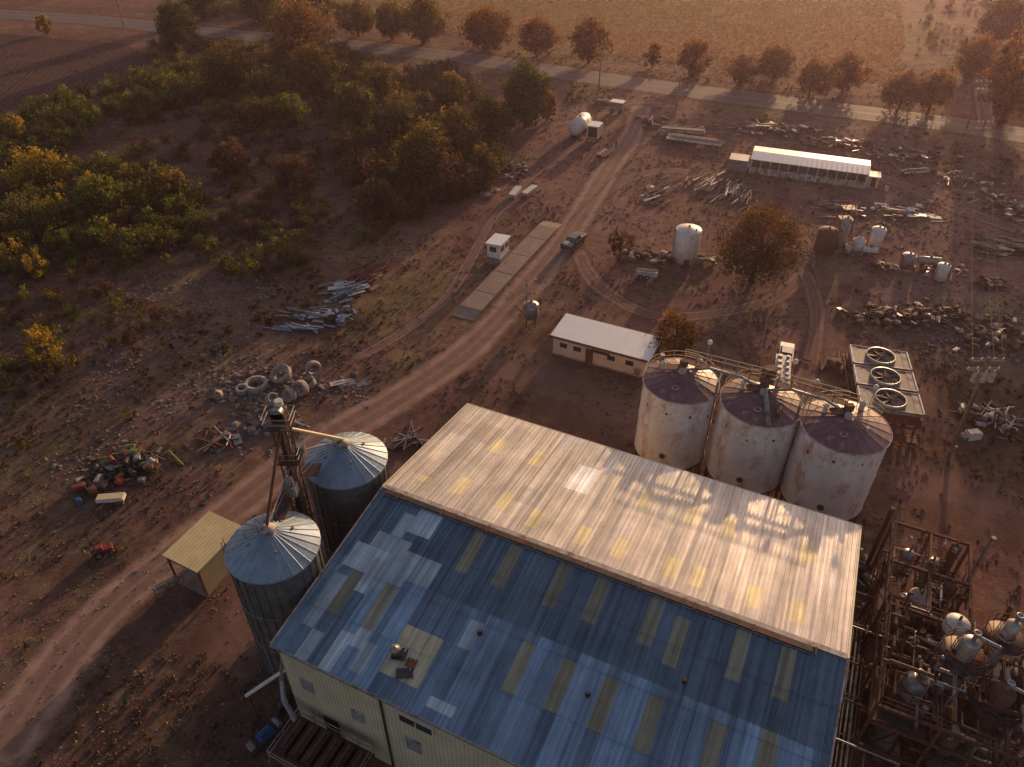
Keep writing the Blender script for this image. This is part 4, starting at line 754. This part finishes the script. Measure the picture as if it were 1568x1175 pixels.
# ---------------------------------------------------------------- process plant
pp=empty('process_tower',S(1378,960),PH)
m=MB(); FX,FY,FH=2.9,4.4,7.2
for x in(-FX,0,FX):
    for y in(-FY,0,FY): m.box((x,y,FH/2),(.22,.22,FH),rust)
for z in (3.6,FH):
    for y in(-FY,0,FY): m.box((0,y,z),(2*FX,.18,.26),rust)
    for x in(-FX,0,FX): m.box((x,0,z-.02),(.18,2*FY,.26),rust)
for x in(-FX,FX): 
    for y in (-FY,0): m.cyl((x,y,.2),(x,y+FY,3.5),.06,rust,n=5); m.cyl((x,y+FY,.2),(x,y,3.5),.06,rust,n=5); m.cyl((x,y+FY,3.7),(x,y,FH-.1),.06,rust,n=5)
for i in range(18): m.box((-FX+.2+i*.33,FY*.55,3.75),(.05,FY*.8,.05),darkst)
m.box((0,-FY*.5,3.74),(2*FX-.3,FY-.3,.05),darkst); m.rail([(-FX,-FY,3.8),(FX,-FY,3.8),(FX,FY,3.8),(-FX,FY,3.8),(-FX,-FY,3.8)],rust)
m.rail([(-FX,-FY,FH+.1),(-FX,FY,FH+.1)],rust); m.build('steel_frame',pp)
m=MB()
def vessel(x,y,z0,r,h,mat=stain): m.lathe((x,y,z0),[(.01,-r*.4),(r*.7,-r*.3),(r,0),(r,h),(r*.7,h+r*.32),(.01,h+r*.42)],mat,24); m.torus((x,y,z0+h*.9),r,.04,rust,24,5); m.cyl((x,y,z0+h),(x,y,z0+h+r*.42+.35),.1,rust,n=8)
vessel(-.2,-1.6,4.3,.85,1.7,dullwhite); vessel(1.6,-.4,4.2,.5,2.8,rust); vessel(-1.5,1.6,4.2,.5,2.8,galv); vessel(.6,2.8,4.2,.65,1.6,stain); vessel(1.8,3.4,4.2,.4,3.4,rust); vessel(-1.9,3.4,.5,.6,3,rust); vessel(1.6,-3.3,.5,.7,3.2,rust); vessel(-.4,.4,.5,.7,2.5,galv)
vessel(.2,1.2,4.2,.35,3.2,galv)
m.lathe((1.6,-2.6,5),[(.01,-1.2),(.42,-1.0),(.42,1.0),(.01,1.2)],dullwhite,18,'X')
for i in range(70):
    p=Vector((R.uniform(-2.7,2.7),R.uniform(-4.2,4.2),R.uniform(3.9,7.4))); pts=[p]; 
    for k in range(3): 
        ax_=R.choice([0,1,2]); q=pts[-1].copy(); q[ax_]+=R.uniform(-1.6,1.6); q.x=max(-2.8,min(2.8,q.x)); q.y=max(-4.3,min(4.3,q.y)); q.z=max(3.9,min(7.8,q.z)); pts.append(q)
    m.pipe(pts,R.choice([.04,.05,.07,.1]),R.choice([galv,rust,dullwhite,rust,rust,rust]),6)
for i in range(26): p=Vector((R.uniform(-2.5,2.5),R.uniform(-4,4),R.choice([3.9,4.2,7.4]))); m.cyl(p,p+Vector((0,0,.35)),R.uniform(.1,.22),R.choice([galv,dullwhite,rust,rust]),n=10); m.torus(p+Vector((0,0,.35)),.2,.04,rust,12,5)
m.cyl((4.3,5,0),(4.3,5,8.2),.2,galv,n=12); m.cyl((5.6,-1,0),(5.6,-1,7.5),.18,rust,n=12); m.cyl((-3.3,4.7,0),(-3.3,4.7,8.4),.2,rust,n=12)
m.build('vessels_and_pipes',pp)
pc=empty('distillation_columns',S(1385,1120),PH); m=MB()
def column(x,y,r,h,mat): 
    m.lathe((x,y,0),[(r*1.1,0),(r,.6),(r,h),(r*.7,h+r*.4),(.01,h+r*.5)],mat,28)
    for k in range(int(h/1.6)): m.torus((x,y,1.2+k*1.6),r+.02,.05,rust,28,6)
    m.cyl((x,y,h),(x,y,h+r*.5+.7),.14,galv,n=10); m.torus((x,y,h+r*.5+.7),.2,.07,galv,12,6)
    m.pipe([(x+.1,y,h+r*.5+.4),(x+1.4,y-.3,h+r*.5+.4),(x+1.4,y-.3,h-3)],.13,galv,8)
    z=h-1.6; m.lathe((x,y,z),[(r,0),(r+.9,0),(r+.9,.07),(r,.07)],darkst,28); m.rail([(x+math.cos(a)*(r+.88),y+math.sin(a)*(r+.88),z) for a in np.linspace(0,6.28,13)],rust,1.0)
    for k in range(int(h/.35)): m.box((x-r-.2,y,.35*k+.3),(.03,.4,.03),rust)
    for s in(-.2,.2): m.box((x-r-.2,y+s,h/2),(.04,.04,h),rust)
column(-1.6,-1.5,.8,8.0,galv); column(.8,.8,.6,11,stain); column(3.2,-1.0,.7,9.5,rust); column(3.0,2.6,.45,12,dullwhite); column(5.2,1.2,.5,10.5,galv); column(-1.6,2.6,.4,7.0,rust); column(1.0,-3.6,.6,6.5,rust)
vessel(.6,3.8,8.2,.8,.9,white); vessel(4.6,4.0,7,.45,2.0,white)
for x in (-3.8,0,3.8,6.4):
    for y in(-4.4,0,4.4): m.box((x,y,4),(.2,.2,8),rust)
for z in (3,6,8):
    for y in(-4.4,0,4.4): m.box((1.3,y,z),(10.2,.16,.24),rust)
    for x in(-3.8,0,3.8,6.4): m.box((x,0,z-.02),(.16,8.8,.24),rust)
m.rail([(-3.8,-4.4,8.1),(6.4,-4.4,8.1),(6.4,4.4,8.1),(-3.8,4.4,8.1),(-3.8,-4.4,8.1)],rust); m.box((1.3,2.2,3.15),(10,4.2,.05),darkst); m.box((-2,-2.2,6.14),(3.4,4.2,.05),darkst)
for i in range(130):
    p=Vector((R.uniform(-3.8,6.2),R.uniform(-4.4,4.6),R.uniform(2.5,10))); pts=[p]
    for k in range(4):
        ax_=R.choice([0,1,2]); q=pts[-1].copy(); q[ax_]+=R.uniform(-2.2,2.2); q.x=max(-4,min(6.5,q.x)); q.y=max(-4.6,min(4.8,q.y)); q.z=max(.5,min(10,q.z)); pts.append(q)
    m.pipe(pts,R.choice([.04,.05,.07,.1,.15]),R.choice([galv,rust,dullwhite,rust,rust,rust]),7)
for i in range(24): p=Vector((R.uniform(-3.5,6),R.uniform(-4,4),R.choice([3.2,6.2,8.1]))); m.cyl(p,p+Vector((0,0,.5)),R.uniform(.1,.24),R.choice([galv,dullwhite,rust,rust]),n=10); m.torus(p+Vector((0,0,.5)),.2,.05,rust,12,5)
m.build('columns',pc)
pr=empty('pipe_rack',(BC[0],BC[1],0),PH); m=MB()
for i in range(9):
    y=-13+i*3.2
    for x in(LX+.8,LX+2.6): m.box((x,y,2.2),(.14,.14,4.4),rust)
    m.box((LX+1.7,y,4.3),(2.2,.14,.16),rust); m.box((LX+1.7,y,2.6),(2.2,.14,.16),rust)
for i,x in enumerate(np.linspace(LX+.8,LX+2.6,7)): m.cyl((x,-14,4.5),(x,12-i*1.1,4.5),.05+.03*(i%3),R.choice([galv,rust,rust,rust]),n=8); m.cyl((x,-14,2.8),(x,11,2.8),.06+.03*(i%2),R.choice([rust,galv]),n=8)
for k in range(7): y=-11+k*3.2; m.pipe([(LX+1.2,y,4.6),(LX+1.2,y,5.4),(LX+4.5+R.uniform(0,2),y,5.4),(LX+4.5,y,2)],.08,R.choice([rust,galv]),6)
m.build('pipes',pr)
m=MB()
for i in range(7): 
    m.box((R.uniform(-1,1),i*1.7-5,.7),(R.uniform(.5,1.1),R.uniform(.6,1.0),R.uniform(.8,1.3)),R.choice([galv,rust,dullwhite,rust])); m.cyl((1.4,i*1.7-5,.4),(2.2,i*1.7-5,.4),.25,R.choice([bluem,galv,rust]),n=10)
m.build('pump_skid',loc=S(1312,1060),rz=PH)
m=MB(); m.lathe((0,0,0),[(.01,.0),(3.2,0),(3.2,.5),(3.0,.5),(3.0,.15),(.01,.15)],concrete,40); m.torus((0,0,.5),3.1,.1,rust,40,6); m.build('round_basin',loc=S(1556,1105))
m=MB(); 
for i in range(5): m.box((i*.9,0,.5),(.7,3,.5),[dullwhite,galv,rust,bluem,white][i]); m.box((i*.9,0,.78),(.5,2.6,.08),galv)
m.box((1.8,2.6,1.2),(4.5,.1,2.2),white); m.build('equipment_row',loc=S(1515,1085),rz=PH)
# ---------------------------------------------------------------- loading dock lower-left, duct
def bl(x,y,z=0): return Vector((BC[0]+x*ca-y*sa,BC[1]+x*sa+y*ca,z))
dc=empty('loading_platform',bl(-13.0,-16.2),PH); m=MB()
m.box((0,0,2.4),(6.4,3.4,.12),rust); 
for x in(-3.1,0,3.1):
    for y in(-1.6,1.6): m.box((x,y,1.2),(.16,.16,2.4),rust)
m.rail([(-3.2,-1.7,2.45),(3.2,-1.7,2.45),(3.2,1.7,2.45)],dullwhite,1.1); m.rail([(3.2,1.7,2.45),(-3.2,1.7,2.45),(-3.2,-1.7,2.45)],dullwhite,1.1)
for i in range(6): m.box((-2.6+i*1.05,.1,2.85),(.75,2.6,.7),darkst); m.cyl((-2.6+i*1.05,-1,3.25),(-2.6+i*1.05,1.2,3.25),.12,rust,n=8)
m.build('platform',dc)
m=MB(); m.pipe([bl(-17.9,-12.9,7.5),bl(-18.2,-13.6,4.5),bl(-17.6,-14.4,3.4),bl(-15.5,-15.4,2.9)],.2,galv,10); m.cyl(S(377,1066,3.2),bl(-17.8,-13.2,5.6),.15,white,n=12); m.cyl(S(380,1066,3.2),S(380,1066,3.2)-Vector((0,0,3.2)),.09,rust,n=6); m.build('dust_duct')
m=MB(); m.box((0,0,.5),(1.2,.7,.5),bluem); m.cyl((-.4,0,.85),(.4,0,.85),.25,bluem,n=14); m.box((1.1,0,.4),(.5,.5,.6),bluem); m.cyl((1.1,-.4,.6),(1.1,.4,.6),.25,galv,n=12); m.box((0,0,.12),(3.2,1.0,.14),darkst); m.box((-1.2,.1,.5),(.4,.5,.6),dullwhite); m.build('blue_pump_unit',loc=S(408,1130),rz=.9)
m=MB(); m.box((0,0,.5),(1.0,.7,.5),darkst); m.cyl((-.4,0,.8),(.4,0,.8),.22,bluem,n=14); m.box((0,0,.12),(2.0,.9,.14),darkst); m.build('blue_pump_unit',loc=S(436,1085),rz=.6)
# ---------------------------------------------------------------- poles, wires, fences
def pole(px,py,h,cross=2.4,tr=False,rz=0,double=False,lean=0,r=.18):
    b=S(px,py); m=MB(); m.cyl((0,0,0),(lean,0,h),r,woodm,r*.7,10)
    c=Vector((math.cos(rz),math.sin(rz),0)); out=[]
    for kk,z in enumerate([h-.4]+([h-1.5] if double else [])):
        for s2 in (-.16,.16): m.box((lean,s2,z),(cross,.12,.16),woodm,rz=rz)
        for s in(-.46,-.18,.18,.46): p=Vector((lean,0,z))+c*cross*s; m.cyl(p,p+Vector((0,0,.32)),.07,white,n=8); 
        if kk==0: out=[b+Vector((lean,0,z+.28))+c*cross*s for s in(-.46,.18,.46)]
    if tr:
        for s in(-.62,0,.62): p=Vector((lean*.88,0,h-2.6))+c*s*1.3+Vector((0,-.42,0)); m.cyl(p,p+Vector((0,0,1.05)),.3,dullwhite,n=12); m.cyl(p+Vector((0,0,1.05)),p+Vector((0,0,1.3)),.06,white,n=6)
        m.pipe([(lean*.4,-.3,0.2),(lean*.6,-.3,h*.7)],.07,rust,6); m.box((lean*.2,-.3,1.6),(.5,.3,.8),galv)
    m.build('utility_pole',loc=b); return out
def wires(name,runs,r=.014):
    m=MB()
    for a,b in runs:
        sag=(b-a).length*.018; last=a
        for k in range(1,11): t=k/10; p=a.lerp(b,t)-Vector((0,0,sag*4*t*(1-t))); m.cyl(last,p,r,woodm,n=4,cap=False); last=p
    m.build(name)
p1=pole(1452,702,13.2,3.2,True,0,True,-.9,.24); p2=pole(1470,288,12,2.6,False,0,True); p3=pole(1474,212,11.5,3,True,0); p0_=[p+Vector((6,-60,2)) for p in p1]
wires('power_line',[(a,b) for P1,P2 in ((p1,p2),(p2,p3),(p0_,p1)) for a,b in zip(P1,P2)],.016)
q=[pole(190,42,11,2,rz=1.4),pole(917,138,11,2,rz=1.4),pole(1034,178,9,1.2,rz=1.4),p3]
q0=[pole(-420,20,11,2,rz=1.4)]; wires('roadside_power_line',[(a,b) for P1,P2 in ((q[0],q[1]),(q[1],q[3]),(q0[0],q[0])) for a,b in zip(P1,P2)],.015)
lp=MB(); lp.cyl((0,0,0),(0,0,7),.07,woodm,.05,8); lp.cyl((0,0,6.9),(.9,0,7.1),.03,galv,n=6); lp.box((1,0,7.08),(.5,.22,.1),galv); lp.build('yard_lamp_post',loc=S(806,500))
def fence(name,pix,h,step,mat,wires_=3):
    pts=[S(*p) for p in pix]; m=MB()
    for a,b in zip(pts,pts[1:]):
        n=max(1,int((b-a).length/step))
        for i in range(n): p=a.lerp(b,i/n); m.cyl(p,p+Vector((0,0,h)),.04,mat,n=5)
        for k in range(wires_): z=h*(k+1)/wires_-.05; m.cyl(a+Vector((0,0,z)),b+Vector((0,0,z)),.01,darkst,n=4)
    m.build(name)
fence('wire_fence',[(-60,845),(60,735),(170,645),(285,560),(400,470)],1.7,3.5,rust,4); fence('wire_fence',[(1050,190),(1250,215),(1450,245),(1620,270)],1.2,4,woodm); fence('wire_fence',[(560,92),(760,118),(940,150)],1.2,4,woodm); fence('wire_fence',[(-100,48),(120,56),(235,80)],1.2,5,woodm)
# ---------------------------------------------------------------- people
def person(px,py,rz,sh):
    J=[(0,0,.95),(0,0,1.15),(0,0,1.38),(0,.01,1.5),(0,.02,1.6),(0,.02,1.72)]; rd=[.13,.125,.15,.06,.095,.085]; E=[(0,1),(1,2),(2,3),(3,4),(4,5)]
    def ch(root,pts,rs):
        k=root
        for p,r in zip(pts,rs): J.append(p); rd.append(r); E.append((k,len(J)-1)); k=len(J)-1
        return k
    for s in(-1,1):
        ch(0,[(s*.1,0,.86),(s*.12,.06*s,.48),(s*.13,-.04*s,.09),(s*.14,.12-.04*s,.05)],[.095,.065,.045,.04])
        w_=ch(2,[(s*.19,0,1.4),(s*.25,-.03,1.12),(s*.26,.08,.88),(s*.26,.1,.82)],[.06,.045,.03,.03])
        for f in range(4): ch(w_,[(s*.26,.07+f*.02,.77),(s*.25,.075+f*.02,.72-.01*(f%2))],[.009,.008])
        ch(w_,[(s*.24,.14,.79),(s*.235,.16,.76)],[.01,.009])
    me=bpy.data.meshes.new('p'); me.from_pydata(J,E,[]); o=bpy.data.objects.new('tmp',me); scene.collection.objects.link(o)
    md=o.modifiers.new('s','SKIN'); 
    for i,v_ in enumerate(me.skin_vertices[0].data): v_.radius=(rd[i],rd[i]*.8); v_.use_root=(i==0)
    o.modifiers.new('b','SUBSURF').levels=2
    dg=bpy.context.evaluated_depsgraph_get(); dg.update(); nm=bpy.data.meshes.new_from_object(o.evaluated_get(dg)); bpy.data.objects.remove(o)
    nm.materials.clear()
    for x in (pants,sh,skin,hair,black): nm.materials.append(x)
    for p in nm.polygons:
        c=p.center; p.use_smooth=True
        p.material_index=4 if c.z<.09 else 2 if (abs(c.x)>.2 and c.z<.93) else 0 if c.z<.95 else 1 if c.z<1.5 else 3 if (c.z>1.69 or (c.y<0 and c.z>1.58)) else 2
    ob=bpy.data.objects.new('person',nm); scene.collection.objects.link(ob); ob.location=S(px,py); ob.rotation_euler=(0,0,rz); return ob
person(838,330,.6,shirt); person(943,228,2.2,shirt2)
# ---------------------------------------------------------------- light, sky, haze, camera
AZ=rad(27); EL=rad(8.5)
wd=bpy.data.worlds.new('World'); scene.world=wd; wd.use_nodes=True; nt=wd.node_tree; bg=nt.nodes['Background']; sk=nt.nodes.new('ShaderNodeTexSky'); sk.sky_type='NISHITA'; sk.sun_disc=False; sk.sun_elevation=EL; sk.sun_rotation=AZ; sk.dust_density=2.5; sk.air_density=1.0; sk.ozone_density=.8
mxs=nt.nodes.new('ShaderNodeMixRGB'); mxs.blend_type='MULTIPLY'; mxs.inputs['Fac'].default_value=1; mxs.inputs['Color2'].default_value=(1.12,.95,.98,1); lk(nt,sk.outputs[0],mxs.inputs['Color1']); lk(nt,mxs.outputs[0],bg.inputs['Color']); bg.inputs['Strength'].default_value=.15
sl=bpy.data.lights.new('sun','SUN'); sl.energy=5; sl.angle=rad(.6); sl.color=(1,.62,.34); so=bpy.data.objects.new('sun',sl); scene.collection.objects.link(so)
dv=-Vector((math.sin(AZ)*math.cos(EL),math.cos(AZ)*math.cos(EL),math.sin(EL))); so.rotation_euler=dv.to_track_quat('-Z','Y').to_euler(); so.location=(60,120,60)
hz=bpy.data.materials.new('added_glow_haze'); hz.use_nodes=True; hn=hz.node_tree; hn.nodes.remove(hn.nodes['Principled BSDF']); vsn=hn.nodes.new('ShaderNodeVolumeScatter'); vsn.inputs['Density'].default_value=.00017; vsn.inputs['Anisotropy'].default_value=.6; vsn.inputs['Color'].default_value=(1,.72,.95,1); lk(hn,vsn.outputs[0],hn.nodes['Material Output'].inputs['Volume'])  # haze volume added for its glow, scatter colour tinted pink
mb=MB(); mb.box((0,300,34.4),(1600,1300,70),hz); mb.build('added_glow_haze_box')
cam=bpy.data.cameras.new('camera'); cam.sensor_width=36; cam.lens=FO/1568*36; cam.clip_end=6000; cam.clip_start=.5; co=bpy.data.objects.new('camera',cam); scene.collection.objects.link(co); co.location=(0,0,H); co.rotation_euler=(math.pi/2-TH,0,0); scene.camera=co
scene.view_settings.view_transform='Standard'; scene.view_settings.look='None'; scene.view_settings.exposure=0
